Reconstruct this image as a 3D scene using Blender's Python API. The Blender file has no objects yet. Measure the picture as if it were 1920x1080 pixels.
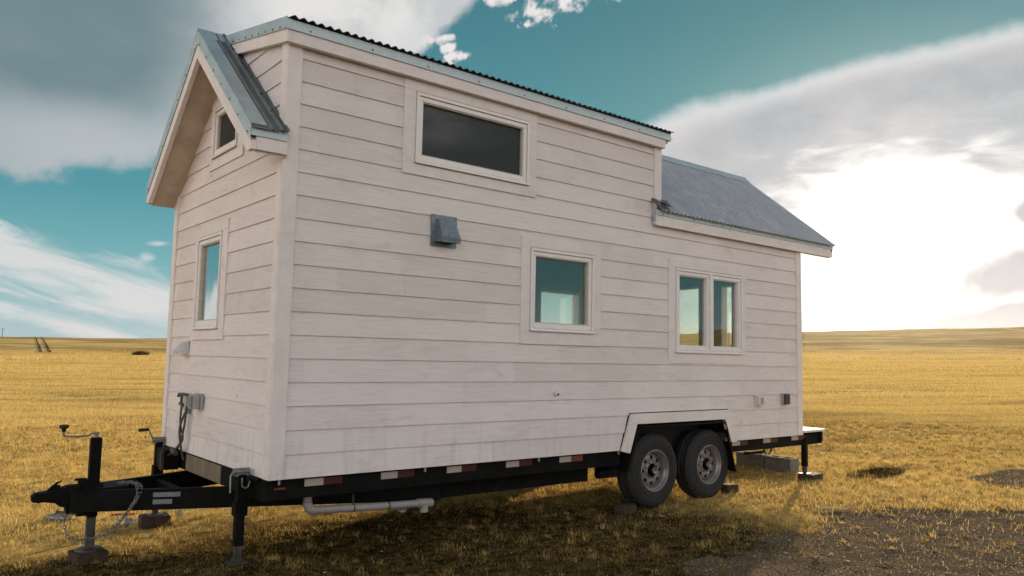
import bpy, bmesh, math, random
import numpy as np
from mathutils import Vector, Matrix
random.seed(7); np.random.seed(7)
PI = math.pi; R = math.radians
S = bpy.context.scene
COL = S.collection

# ------------------------------------------------------------------ camera
cam = bpy.data.cameras.new('camera'); camo = bpy.data.objects.new('camera', cam); COL.objects.link(camo)
def rotm(rx, ry, rz):
    return (Matrix.Rotation(rz, 3, 'Z') @ Matrix.Rotation(ry, 3, 'Y') @ Matrix.Rotation(rx, 3, 'X'))
CAM = Vector((-2.11376851, -5.17184387, 0.85901913))
camo.matrix_world = Matrix.Translation(CAM) @ rotm(R(95.16034803), R(-1.15221531), R(-39.15222043)).to_4x4()
cam.sensor_width = 36; cam.lens = 1455.214 / 1920 * 36
cam.clip_start = 0.05; cam.clip_end = 20000
S.camera = camo

# ------------------------------------------------------------------ sun
SUN_AZ, SUN_EL = R(25.5), R(9.5)
sdir = Vector((math.cos(SUN_EL) * math.cos(SUN_AZ), math.cos(SUN_EL) * math.sin(SUN_AZ), math.sin(SUN_EL)))
sl = bpy.data.lights.new('sun', 'SUN'); sl.energy = 5.0; sl.angle = R(0.6); sl.color = (1.0, 0.80, 0.52)
slo = bpy.data.objects.new('sun', sl); COL.objects.link(slo)
slo.rotation_euler = sdir.to_track_quat('Z', 'Y').to_euler()

# ------------------------------------------------------------------ view
S.view_settings.view_transform = 'Standard'; S.view_settings.look = 'None'
S.view_settings.gamma = 1; S.view_settings.exposure = 0.85
S.view_settings.use_curve_mapping = False
S.cycles.max_bounces = 6; S.cycles.transparent_max_bounces = 12

# ------------------------------------------------------------------ world (sky + clouds by direction)
W = bpy.data.worlds.new('World'); S.world = W; W.use_nodes = True
nt = W.node_tree; nt.nodes.clear()
class NB:
    def __init__(s, nt): s.nt = nt
    def n(s, t, **k):
        o = s.nt.nodes.new(t)
        for a, b in k.items(): setattr(o, a, b)
        return o
    def put(s, sock, v):
        if isinstance(v, bpy.types.NodeSocket): s.nt.links.new(v, sock)
        else: sock.default_value = v
    def m(s, op, a, b=0.0, c=0.0, clamp=False):
        o = s.n('ShaderNodeMath', operation=op, use_clamp=clamp)
        s.put(o.inputs[0], a); s.put(o.inputs[1], b); s.put(o.inputs[2], c)
        return o.outputs[0]
    def ss(s, x, lo, hi, o0=0.0, o1=1.0):
        o = s.n('ShaderNodeMapRange', interpolation_type='SMOOTHSTEP')
        s.put(o.inputs[0], x); s.put(o.inputs[1], lo); s.put(o.inputs[2], hi); s.put(o.inputs[3], o0); s.put(o.inputs[4], o1)
        return o.outputs[0]
    def mix(s, f, a, b, blend='MIX'):
        o = s.n('ShaderNodeMix', data_type='RGBA', blend_type=blend)
        s.put(o.inputs[0], f)
        for i, v in ((6, a), (7, b)):
            s.put(o.inputs[i], v if isinstance(v, bpy.types.NodeSocket) else (*v, 1))
        return o.outputs[2]
    def noise(s, vec, scale, detail=6, rough=0.55, dist=0.0):
        o = s.n('ShaderNodeTexNoise'); s.put(o.inputs['Vector'], vec)
        o.inputs['Scale'].default_value = scale; o.inputs['Detail'].default_value = detail
        o.inputs['Roughness'].default_value = rough; o.inputs['Distortion'].default_value = dist
        return o.outputs[0]
    def xyz(s, x, y, z):
        o = s.n('ShaderNodeCombineXYZ'); s.put(o.inputs[0], x); s.put(o.inputs[1], y); s.put(o.inputs[2], z); return o.outputs[0]
    def sep(s, v):
        o = s.n('ShaderNodeSeparateXYZ'); s.put(o.inputs[0], v); return o.outputs
    def ramp(s, f, stops):
        o = s.n('ShaderNodeValToRGB'); s.put(o.inputs[0], f)
        e = o.color_ramp.elements
        while len(e) > 1: e.remove(e[-1])
        e[0].position = stops[0][0]; e[0].color = (*stops[0][1], 1)
        for p, c in stops[1:]:
            q = e.new(p); q.color = (*c, 1)
        return o.outputs[0]
b = NB(nt)
tc = b.n('ShaderNodeTexCoord'); D = tc.outputs['Generated']
dx, dy, dz = b.sep(D)
ca, sa = math.cos(R(50)), math.sin(R(50))
rx = b.m('ADD', b.m('MULTIPLY', dx, ca), b.m('MULTIPLY', dy, sa))
ry = b.m('SUBTRACT', b.m('MULTIPLY', dy, ca), b.m('MULTIPLY', dx, sa))
AZ = b.m('ADD', b.m('MULTIPLY', b.m('ARCTAN2', ry, rx), 57.2958), 50.0)
EL = b.m('MULTIPLY', b.m('ARCSINE', dz), 57.2958)
zz = b.m('ADD', b.m('MAXIMUM', dz, 0.0), 0.14)
PV = b.xyz(b.m('DIVIDE', dx, zz), b.m('DIVIDE', dy, zz), 0.0)
N1 = b.noise(PV, 1.9, 9, 0.6, 0.5)
N2 = b.noise(D, 9.0, 8, 0.58, 0.2)
N3 = b.noise(D, 34.0, 6, 0.6, 0.2)
n2c = b.m('SUBTRACT', N2, 0.5); n1c = b.m('SUBTRACT', N1, 0.5); n3c = b.m('SUBTRACT', N3, 0.5)
def ell(az0, el0, ra, re, rot=0.0):
    c, s_ = math.cos(R(rot)), math.sin(R(rot))
    u = b.m('SUBTRACT', AZ, az0); v = b.m('SUBTRACT', EL, el0)
    p = b.m('ADD', b.m('MULTIPLY', u, c / ra), b.m('MULTIPLY', v, s_ / ra))
    q = b.m('SUBTRACT', b.m('MULTIPLY', v, c / re), b.m('MULTIPLY', u, s_ / re))
    r = b.m('SQRT', b.m('ADD', b.m('MULTIPLY', p, p), b.m('MULTIPLY', q, q)))
    return b.m('SUBTRACT', 1.0, r)          # >0 inside
def nz(amp1=0.0, amp2=0.0, amp3=0.0):
    v = b.m('MULTIPLY', n2c, amp2)
    if amp1: v = b.m('ADD', v, b.m('MULTIPLY', n1c, amp1))
    if amp3: v = b.m('ADD', v, b.m('MULTIPLY', n3c, amp3))
    return v
sky = b.n('ShaderNodeTexSky', sky_type='NISHITA'); sky.sun_disc = False
sky.sun_elevation = SUN_EL; sky.sun_rotation = PI / 2 - SUN_AZ
sky.air_density = 1.2; sky.dust_density = 1.5; sky.ozone_density = 1.5
nish = b.mix(1.0, sky.outputs[0], (0.075, 0.12, 0.10), 'MULTIPLY')
grad = b.ramp(b.m('DIVIDE', EL, 90.0, clamp=True), [(0.0, (.42, .56, .61)), (0.03, (.36, .53, .58)), (0.065, (.17, .42, .47)),
        (0.12, (.075, .30, .36)), (0.27, (.045, .195, .25)), (0.6, (.04, .16, .22)), (1.0, (.03, .12, .18))])
C = b.mix(0.94, nish, grad)
# thin veil towards the sun
glow = ell(20, 8, 27, 18)
C = b.mix(b.ss(glow, 0.0, 1.0, 0.0, 0.65), C, (.50, .58, .68))
# unseen sky behind the camera: broken cloud added and brightened to light the walls
away = b.m('MAXIMUM', b.ss(AZ, 114.0, 142.0), b.ss(AZ, 10.0, -8.0))
hole = b.m('SUBTRACT', 1.0, b.ss(b.m('ADD', ell(-47, 7.5, 30, 10.5), nz(.2, .5)), -.05, .3))
gen = b.m('MULTIPLY', b.m('MULTIPLY', away, hole), b.ss(b.m('ADD', N1, b.ss(EL, 22.0, 2.0, 0.0, .12)), 0.42, 0.60))
CW = b.mix(b.ss(EL, 25.0, 60.0), (2.5, 2.28, 2.18), (.28, .28, .29))  # low cloud lifts the unlit walls; zenith dimmed to deepen ground shade
C = b.mix(b.m('MULTIPLY', gen, 0.92), C, CW)
mc = b.ss(b.m('ADD', ell(109.5, 2.6, 4.5, 3.0, 40), nz(0, .5, .3)), 0.0, .35)
C = b.mix(b.m('MULTIPLY', mc, .85), C, (1.0, .93, .88))
CT = b.mix(b.ss(EL, 28.0, 60.0, 0.0, 1.0), (0, 0, 0), (1, 1, 1))
# upper left grey sheet
e1 = b.m('MAXIMUM', ell(88, 23.2, 24, 12.4), ell(66, 28.0, 13.0, 7.6))
e1n = b.m('ADD', e1, nz(0.12, 0.25, 0.10))
d1 = b.ss(e1n, -0.02, 0.07)
thick = b.ss(e1n, 0.05, 0.42)
grey = b.mix(b.ss(b.m('ADD', N1, b.m('MULTIPLY', n2c, .5)), 0.35, 0.75), (.165, .24, .268), (.205, .275, .305))
bright = b.mix(b.ss(N2, .35, .62), (.52, .52, .53), (.80, .78, .76))
lc = b.mix(b.ss(AZ, 78.0, 67.0), grey, bright)
lc = b.mix(thick, b.mix(0.45, (.58, .61, .63), lc), lc)
C = b.mix(b.m('MULTIPLY', d1, 0.94), C, lc)
# pale belly of the grey sheet
bel = b.m('ADD', ell(80, 13.2, 11, 3.6, 8), nz(0.3, 0.5))
C = b.mix(b.m('MULTIPLY', b.m('MULTIPLY', b.ss(bel, 0.0, 0.8), d1), 0.72), C, (.47, .51, .53))
# cirrus low on the left, slanting down to the right
sl1 = 0.25
vv = b.m('SUBTRACT', EL, b.m('MULTIPLY', b.m('SUBTRACT', AZ, 80.0), sl1))
SN = b.noise(b.xyz(b.m('MULTIPLY', vv, 0.9), b.m('MULTIPLY', AZ, 0.16), 3.0), 1.0, 8, 0.62, 0.6)
bandA = b.m('SUBTRACT', 1.0, b.m('ABSOLUTE', b.m('DIVIDE', b.m('SUBTRACT', vv, 4.4), 1.9)))
bandB = b.m('SUBTRACT', 0.75, b.m('ABSOLUTE', b.m('DIVIDE', b.m('SUBTRACT', vv, 1.35), 0.75)))
sb = b.m('MAXIMUM', bandA, bandB)
cm = b.ss(b.m('ADD', sb, b.m('MULTIPLY', b.m('SUBTRACT', SN, .5), 3.0)), -0.3, 0.85)
lim = b.m('MULTIPLY', b.ss(AZ, 60.0, 66.0), b.ss(AZ, 112.0, 100.0))
C = b.mix(b.m('MULTIPLY', b.m('MULTIPLY', cm, lim), 0.85), C, (.74, .72, .71))
# wisps and puffs
for (a0, e0, ra, re, rot) in ((75.6, 7.2, 1.2, .3, -5), (76.3, 6.2, .9, .5, 0)):
    C = b.mix(b.m('MULTIPLY', b.ss(b.m('ADD', ell(a0, e0, ra, re, rot), nz(0, 1.6, 1.2)), 0.1, 1.0), .7), C, (.66, .7, .71))
puffs = None
for (a0, e0, ra, re) in ((56.4, 22.9, 1.5, .5), (55.0, 21.7, 1.5, .6), (56.1, 22.2, .8, .4), (51.6, 25.6, 2.6, .9), (47.4, 25.7, 4.6, 1.1), (50.2, 23.9, 1.0, .45)):
    e = b.m('ADD', ell(a0, e0, ra, re, -14), nz(0, 2.6, 4.2))
    puffs = e if puffs is None else b.m('MAXIMUM', puffs, e)
C = b.mix(b.ss(puffs, 0.05, 0.75), C, (.80, .76, .75))
# lens shaped cloud on the right
e3 = b.m('ADD', ell(19.5, 14.0, 27, 6.9, -2), nz(0.10, 0.24, 0.07))
d3 = b.ss(e3, -0.01, 0.16)
c3 = b.mix(b.ss(e3, 0.04, 0.30), (.72, .73, .74), b.mix(b.ss(N2, .3, .7), (.37, .42, .46), (.53, .52, .535)))
C = b.mix(d3, C, c3)
# brilliant cloud gap round the sun
AN = b.noise(b.xyz(b.m('MULTIPLY', AZ, .10), b.m('MULTIPLY', EL, .30), 0.0), 2.2, 7, .58, .5)
rag = b.m('MULTIPLY', b.m('SUBTRACT', AN, .5), 1.3)
wide = b.m('ADD', ell(23.5, 8.0, 17, 12.5), b.m('MULTIPLY', rag, .5))
C = b.mix(b.ss(wide, 0.0, 1.0, 0.0, 0.65), C, (.92, .88, .88))
e4 = b.m('ADD', ell(23.0, 6.0, 11.8, 7.6, 0), rag)
core = ell(24.3, 9.0, 6.5, 5.2)
hi = b.mix(b.ss(core, 0.0, 0.9), (1.12, 1.10, 1.07), (1.9, 1.75, 1.55))
C = b.mix(b.ss(e4, -0.25, 0.35), C, hi)
C = b.mix(b.ss(b.m('ADD', core, b.m('MULTIPLY', rag, .4)), -0.15, 0.35), C, hi)
# grey streaks in front of the glare on the far right
for (a0, e0, ra, re, rot) in ((16.4, 6.2, 5.2, 1.7, -14), (17.0, 3.3, 6.4, 1.1, -10), (15.8, 9.6, 2.2, 1.0, 0)):
    C = b.mix(b.m('MULTIPLY', b.ss(b.m('ADD', ell(a0, e0, ra, re, rot), nz(0, .8, .5)), -0.15, .3), .95), C, (.50, .51, .56))
bg = b.n('ShaderNodeBackground'); nt.links.new(C, bg.inputs[0]); bg.inputs[1].default_value = 0.57
wo = b.n('ShaderNodeOutputWorld'); nt.links.new(bg.outputs[0], wo.inputs[0])

# ------------------------------------------------------------------ materials
def mat(name):
    m = bpy.data.materials.new(name); m.use_nodes = True
    t = m.node_tree; t.nodes.clear(); q = NB(t)
    bs = q.n('ShaderNodeBsdfPrincipled'); o = q.n('ShaderNodeOutputMaterial'); t.links.new(bs.outputs[0], o.inputs[0])
    return m, q, bs
def setp(bs, **k):
    for a, v in k.items():
        s = bs.inputs[a.replace('_', ' ')]
        if isinstance(v, bpy.types.NodeSocket): bs.id_data.links.new(v, s)
        else: s.default_value = (*v, 1) if isinstance(v, tuple) and len(v) == 3 else v
def bump(q, bs, h, dist, st=1.0):
    bm_ = q.n('ShaderNodeBump'); q.put(bm_.inputs['Height'], h); bm_.inputs['Distance'].default_value = dist
    bm_.inputs['Strength'].default_value = st; q.nt.links.new(bm_.outputs[0], bs.inputs['Normal'])
def objc(q): return q.n('ShaderNodeTexCoord').outputs['Object']
def sc(q, v, x, y, z):
    o = q.n('ShaderNodeMapping'); q.put(o.inputs[0], v); o.inputs['Scale'].default_value = (x, y, z); return o.outputs[0]
def simple(name, col, rough=.5, metal=0.0, var=.25, scale=18, bmp=.0008, spec=.5):
    m, q, bs = mat(name); v = objc(q)
    n = q.noise(v, scale, 6, .6)
    c = q.mix(q.ss(n, .3, .7), tuple(x * (1 - var) for x in col), tuple(min(1, x * (1 + var * .6)) for x in col))
    setp(bs, Base_Color=c, Roughness=q.ss(n, .2, .8, max(.05, rough - .08), min(1, rough + .1)), Metallic=metal)
    bs.inputs['Specular IOR Level'].default_value = spec
    if bmp: bump(q, bs, q.noise(v, scale * 5, 4), bmp)
    return m
M = {}
def wood_paint(name, base, lo, boards=True, stretch=(1.6, 1.6, 30)):
    m, q, bs = mat(name); v = objc(q)
    g = q.noise(sc(q, v, *stretch), 2.2, 8, .65, .3)
    fine = q.noise(sc(q, v, stretch[0] * 5, stretch[1] * 5, stretch[2] * 6), 3.0, 5, .6)
    x, y, z = q.sep(v)
    row = q.m('FLOOR', q.m('DIVIDE', z, 0.165128))
    seg = q.m('FLOOR', q.m('DIVIDE', q.m('ADD', q.m('ADD', x, y), q.m('MULTIPLY', row, 1.37)), 1.9))
    wn = q.n('ShaderNodeTexWhiteNoise', noise_dimensions='2D'); q.put(wn.inputs['Vector'], q.xyz(row, seg, 0))
    bl = q.noise(v, 1.7, 4, .6)
    f = q.m('ADD', q.m('MULTIPLY', g, .75), q.m('MULTIPLY', bl, .5))
    if boards: f = q.m('ADD', f, q.m('MULTIPLY', q.m('SUBTRACT', wn.outputs[0], .5), .22))
    c = q.mix(q.ss(f, .46, .78), lo, base)
    c = q.mix(q.m('MULTIPLY', q.ss(q.noise(sc(q, v, 6, 6, 40), 2.0, 6, .7, .4), .50, .68), .22), c, (.52, .50, .51))
    # knots bleeding through the paint
    vo = q.n('ShaderNodeTexVoronoi'); q.put(vo.inputs['Vector'], sc(q, v, 1.4, 1.4, 3.6)); vo.inputs['Scale'].default_value = 1.35
    kn = q.m('MULTIPLY', q.ss(vo.outputs[0], .10, .02), q.ss(q.noise(v, 2.3, 3), .5, .62))
    c = q.mix(q.m('MULTIPLY', kn, .5), c, (.33, .27, .235))
    sm = q.m('MULTIPLY', q.ss(q.noise(sc(q, v, 1.2, 1.2, 4.0), 1.9, 7, .7, .8), .54, .72), .42)
    c = q.mix(sm, c, tuple(a * .72 for a in lo))
    # dirt streaks near the bottom edge of the house
    dr = q.m('MULTIPLY', q.ss(z, .55, -.05), q.ss(q.noise(sc(q, v, 5, 5, .8), 3, 5), .45, .7))
    c = q.mix(q.m('MULTIPLY', dr, .28), c, (.36, .34, .31))
    setp(bs, Base_Color=c, Roughness=.72); bs.inputs['Specular IOR Level'].default_value = .3
    bump(q, bs, q.m('ADD', g, q.m('MULTIPLY', fine, .7)), .0035, .9)
    return m
M['siding'] = wood_paint('painted_siding', (.73, .66, .64), (.64, .57, .55))
M['trim'] = wood_paint('painted_trim', (.74, .67, .65), (.67, .605, .58), False, (4, 4, 4))
M['vinyl'] = simple('window_vinyl', (.74, .69, .67), .4, 0, .05, 12, 0)
M['reveal'] = simple('window_reveal', (.50, .44, .36), .6, 0, .15, 30, .0005)
M['soffit'] = simple('soffit_board', (.52, .42, .35), .7, 0, .18, 5, .001)
def metal_mat(name, col, rough, var, sc_=6, met=.75):
    m, q, bs = mat(name); v = objc(q)
    vo = q.n('ShaderNodeTexVoronoi'); q.put(vo.inputs['Vector'], v); vo.inputs['Scale'].default_value = 55
    n = q.noise(v, sc_, 7, .65)
    f = q.m('ADD', q.m('MULTIPLY', n, .8), q.m('MULTIPLY', q.sep(vo.outputs['Color'])[0], .25))
    c = q.mix(q.ss(f, .3, .85), tuple(x * (1 - var) for x in col), tuple(min(1, x * (1 + var)) for x in col))
    setp(bs, Base_Color=c, Roughness=q.ss(f, .3, .8, rough - .1, rough + .15), Metallic=met)
    bump(q, bs, n, .002, .4)
    return m
M['roof_rear'] = metal_mat('glare_galvanised_roofing', (.60, .565, .59), .5, .07)  # lighter mauve copy of the roofing, sky sheen and glare put in its colour
M['roof'] = metal_mat('galvanised_roofing', (.17, .185, .19), .45, .25)
M['flash'] = metal_mat('galvanised_flashing', (.43, .49, .51), .45, .16, 6, .45)
M['galv'] = metal_mat('galvanised_vent', (.20, .24, .27), .42, .3, 9)
M['chrome'] = simple('zinc_plated_steel', (.22, .22, .21), .42, .8, .25, 14, .0006)
M['bright'] = simple('bright_vent_metal', (.62, .60, .58), .35, .35, .15, 20, 0)
M['screw'] = simple('screw_head', (.10, .10, .10), .5, .5)
M['black'] = simple('black_frame_paint', (.0065, .0064, .0062), .62, 0, .5, 9, .0012, .08)
M['dullsteel'] = simple('dull_steel', (.075, .07, .062), .5, .5, .3, 14, .0006)
M['grip'] = simple('black_rubber_grip', (.012, .012, .012), .7)
M['tan'] = simple('weathered_plywood', (.17, .13, .085), .8, 0, .3, 7, .002)
M['pvc'] = simple('white_drain_pipe', (.27, .25, .24), .45, 0, .12, 8, 0)
M['clamp'] = simple('dark_clamp', (.04, .04, .04), .5)
M['rwhite'] = simple('reflector_white', (.36, .31, .27), .35, 0, .06, 90, 0)
M['rred'] = simple('reflector_red', (.055, .006, .008), .35, 0, .1, 90, 0)
M['rorange'] = simple('orange_lens', (.16, .04, .012), .3, 0, .1, 40, 0)
M['sticker'] = simple('pale_sticker', (.17, .18, .18), .5, 0, .35, 70, 0)
M['cable'] = simple('dark_cable', (.05, .045, .035), .55)
M['plastic'] = simple('grey_plastic', (.33, .33, .35), .5, 0, .12, 25, 0)
M['wplastic'] = simple('white_plastic', (.62, .56, .53), .45, 0, .08, 25, 0)
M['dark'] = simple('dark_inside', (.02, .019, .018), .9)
M['concrete'] = simple('concrete_block', (.20, .19, .17), .9, 0, .25, 25, .004, .1)
M['wood'] = simple('old_timber', (.06, .044, .032), .9, 0, .35, 14, .004, .1)
M['inner'] = simple('interior_panel', (.34, .27, .19), .7, 0, .15, 3, 0)
M['floor'] = simple('interior_floor', (.16, .10, .06), .5, 0, .2, 6, 0)
M['tyre'] = simple('tyre_rubber', (.022, .021, .021), .75, 0, .3, 30, .0015, .3)
M['rim'] = simple('silver_rim_paint', (.20, .18, .185), .35, .35, .12, 18, 0)
M['deck'] = simple('pale_deck_board', (.62, .56, .50), .55, 0, .12, 7, .002)
def glass(name, tint, refl, ior=1.5):
    m = bpy.data.materials.new(name); m.use_nodes = True; t = m.node_tree; t.nodes.clear(); q = NB(t)
    tr = q.n('ShaderNodeBsdfTransparent'); tr.inputs[0].default_value = (*tint, 1)
    gl = q.n('ShaderNodeBsdfGlossy'); gl.inputs['Roughness'].default_value = 0.0; gl.inputs[0].default_value = (.90, .98, 1.0, 1)
    v = objc(q)
    bp = q.n('ShaderNodeBump'); q.put(bp.inputs['Height'], q.noise(v, 1.6, 2)); bp.inputs['Distance'].default_value = .004; bp.inputs['Strength'].default_value = .5
    t.links.new(bp.outputs[0], gl.inputs['Normal'])
    lw = q.n('ShaderNodeLayerWeight'); lw.inputs[0].default_value = .5; F5 = q.m('ADD', q.m('MULTIPLY', q.m('POWER', lw.outputs[1], 5.0), .9), .04)
    mx = q.n('ShaderNodeMixShader'); q.put(mx.inputs[0], q.m('ADD', q.m('MULTIPLY', F5, refl[1]), refl[0], clamp=True))
    t.links.new(tr.outputs[0], mx.inputs[1]); t.links.new(gl.outputs[0], mx.inputs[2])
    o = q.n('ShaderNodeOutputMaterial'); t.links.new(mx.outputs[0], o.inputs[0])
    return m
M['glass'] = glass('window_glass', (.92, .94, .90), (.05, 1.2))
M['glass_front'] = glass('front_window_glass', (.6, .65, .6), (.35, 1.5))
M['screen'] = glass('screened_glass', (.35, .36, .36), (.035, .3))
_t = M['screen'].node_tree; _q = NB(_t); _o = [x for x in _t.nodes if x.type == 'OUTPUT_MATERIAL'][0]
_d = _q.n('ShaderNodeBsdfDiffuse'); _d.inputs[0].default_value = (.072, .076, .076, 1); _m = _q.n('ShaderNodeMixShader'); _m.inputs[0].default_value = .62
_t.links.new(_o.inputs[0].links[0].from_socket, _m.inputs[1]); _t.links.new(_d.outputs[0], _m.inputs[2]); _t.links.new(_m.outputs[0], _o.inputs[0])
M['clear'] = glass('clear_plastic', (.92, .93, .92), (.05, 1.2))

# ------------------------------------------------------------------ mesh helpers
class MB:
    def __init__(s): s.v = []; s.f = []; s.smooth = []; s.marks = [(0, 0)]
    def mark(s): s.marks.append((len(s.v), len(s.f)))
    def add(s, verts, faces, smooth=False):
        o = len(s.v); s.v += [tuple(p) for p in verts]; s.f += [tuple(i + o for i in f) for f in faces]; s.smooth += [smooth] * len(faces)
    def box(s, x0, x1, y0, y1, z0, z1, M4=None, bev=0.0):
        x0, x1 = min(x0, x1), max(x0, x1); y0, y1 = min(y0, y1), max(y0, y1); z0, z1 = min(z0, z1), max(z0, z1)
        if bev and min(x1 - x0, y1 - y0, z1 - z0) > 2.2 * bev:
            bm = bmesh.new(); bmesh.ops.create_cube(bm, size=1)
            for v in bm.verts: v.co = Vector(((x0 + x1) / 2 + v.co.x * (x1 - x0), (y0 + y1) / 2 + v.co.y * (y1 - y0), (z0 + z1) / 2 + v.co.z * (z1 - z0)))
            bmesh.ops.bevel(bm, geom=list(bm.edges), offset=bev, segments=2, affect='EDGES')
            if M4: bm.transform(M4)
            bm.verts.index_update(); s.add([v.co for v in bm.verts], [[v.index for v in f.verts] for f in bm.faces]); bm.free(); return
        vs = [Vector((x, y, z)) for x in (x0, x1) for y in (y0, y1) for z in (z0, z1)]
        if M4: vs = [M4 @ v for v in vs]
        s.add(vs, [(0, 1, 3, 2), (4, 6, 7, 5), (0, 4, 5, 1), (2, 3, 7, 6), (0, 2, 6, 4), (1, 5, 7, 3)])
    def prism(s, poly, fn, t0, t1):
        """poly: 2D points, fn(a,b,t)->3D"""
        n = len(poly); vs = [fn(a, c, t0) for a, c in poly] + [fn(a, c, t1) for a, c in poly]
        s.add(vs, [tuple(range(n)), tuple(range(2 * n - 1, n - 1, -1))] + [(i, (i + 1) % n, (i + 1) % n + n, i + n) for i in range(n)])
    def tube(s, pts, r, seg=10, cap=True):
        pts = [Vector(p) for p in pts]; n = len(pts); rr = r if isinstance(r, (list, tuple)) else [r] * n
        vs = []; prev = None
        for i, p in enumerate(pts):
            t = (pts[min(i + 1, n - 1)] - pts[max(i - 1, 0)]).normalized()
            if prev is None: a = t.orthogonal().normalized()
            else: a = (prev - t * prev.dot(t)).normalized()
            prev = a; c = t.cross(a)
            vs += [p + (a * math.cos(2 * PI * k / seg) + c * math.sin(2 * PI * k / seg)) * rr[i] for k in range(seg)]
        fs = [(i * seg + k, i * seg + (k + 1) % seg, (i + 1) * seg + (k + 1) % seg, (i + 1) * seg + k) for i in range(n - 1) for k in range(seg)]
        s.add(vs, fs, True)
        if cap: s.add(vs[:seg], [tuple(range(seg))]); s.add(vs[-seg:], [tuple(range(seg))])
    def lathe(s, prof, fn, seg=64, smooth=True):
        n = len(prof)
        vs = [fn(r * math.cos(2 * PI * k / seg), r * math.sin(2 * PI * k / seg), h) for k in range(seg) for r, h in prof]
        fs = [(k * n + i, ((k + 1) % seg) * n + i, ((k + 1) % seg) * n + i + 1, k * n + i + 1) for k in range(seg) for i in range(n - 1)]
        s.add(vs, fs, smooth)
def obj(name, mb, m, parent=None, recalc=True):
    me = bpy.data.meshes.new(name); me.from_pydata(mb.v, [], mb.f)
    for p, sm in zip(me.polygons, mb.smooth): p.use_smooth = sm
    if recalc:
        bm = bmesh.new(); bm.from_mesh(me); bmesh.ops.recalc_face_normals(bm, faces=bm.faces); bm.to_mesh(me); bm.free()
    me.materials.append(m); me.update()
    o = bpy.data.objects.new(name, me); COL.objects.link(o)
    if parent: o.parent = parent
    return o
def empty(name, loc=(0, 0, 0), parent=None):
    o = bpy.data.objects.new(name, None); COL.objects.link(o); o.location = loc
    if parent: o.parent = parent
    return o
def tag(o, label=None, cat=None, group=None, kind=None):
    if label: o['label'] = label
    if cat: o['category'] = cat
    if group: o['group'] = group
    if kind: o['kind'] = kind
    return o
def near_smooth(mb): mb.smooth = [False] * len(mb.f)

# ================================================================== GROUND
def gplane(x, y): return -.61 + .023 * (x - 4.45) - .004 * (y - .15)
rs = np.random.RandomState(3)
K = [(rs.uniform(-1, 1, 2), rs.uniform(0, 6.28)) for _ in range(40)]
def wave(x, y, scale, i0, n=8):
    s = 0
    for (k, p) in K[i0:i0 + n]:
        s = s + np.sin((k[0] * x + k[1] * y) * scale * 2.2 + p + 1.3 * np.sin((k[1] * x - k[0] * y) * scale + p * 2))
    return s / n
def sstep(a, b_, x):
    t = np.clip((x - a) / (b_ - a), 0, 1); return t * t * (3 - 2 * t)
def gheight(x, y):
    x = np.asarray(x, float); y = np.asarray(y, float)
    dxx = x - CAM.x; dyy = y - CAM.y; d = np.hypot(dxx, dyy); az = np.degrees(np.arctan2(dyy, dxx))
    h = np.where(d < 620, gplane(x, y), gplane(CAM.x + dxx / np.maximum(d, 1) * 620, CAM.y + dyy / np.maximum(d, 1) * 620))
    flat = np.exp(-((x - 3.) ** 2 / 30 + (y - 1) ** 2 / 10))
    h = h + .018 * wave(x, y, 1.3, 0) * (1 - .5 * flat) + .009 * wave(x, y, 5, 8) + sstep(32, 14, d) * (.010 * wave(x, y, 13, 0) + .006 * wave(x, y, 30, 12)) + .115 * np.exp(-((x + .10) ** 2 + (y - .30) ** 2) / .22) + .06 * np.exp(-((x + .82) ** 2 + (y - 1.3) ** 2) / .3) + .10 * wave(x, y, .12, 16) * sstep(8, 40, d)
    # elevation angle of the ridge seen from the camera (deg above the plane)
    top = np.interp(az, [-180, 0, 17, 30, 50, 75, 84, 120, 180], [.9, 1.45, 1.48, 1.30, 1.1, .87, .90, .9, .9])
    top = top + .05 * wave(az / 3., az * 0, 1.0, 24) + .02 * wave(az / .7, az * 0 + 3, 1.0, 30)
    L_ = 620.
    hill = np.tan(np.radians(top)) * L_ * sstep(230, L_, d)
    hill = hill + sstep(230, 420, d) * .9 * wave(x, y, .02, 20) + sstep(200, 300, d) * .25 * wave(x, y, .09, 28)
    h = h + hill - sstep(L_, 3000, d) * 60
    return h
# polar sheet centred under the camera
radii = [0.0]; r = .25
while r < 2400:
    radii.append(r); r += (.12 if r < 4 else r * .0075 if r < 22 else r * .020)
radii = np.array(radii); NA = 420
aa = np.linspace(0, 2 * PI, NA, endpoint=False)
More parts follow.
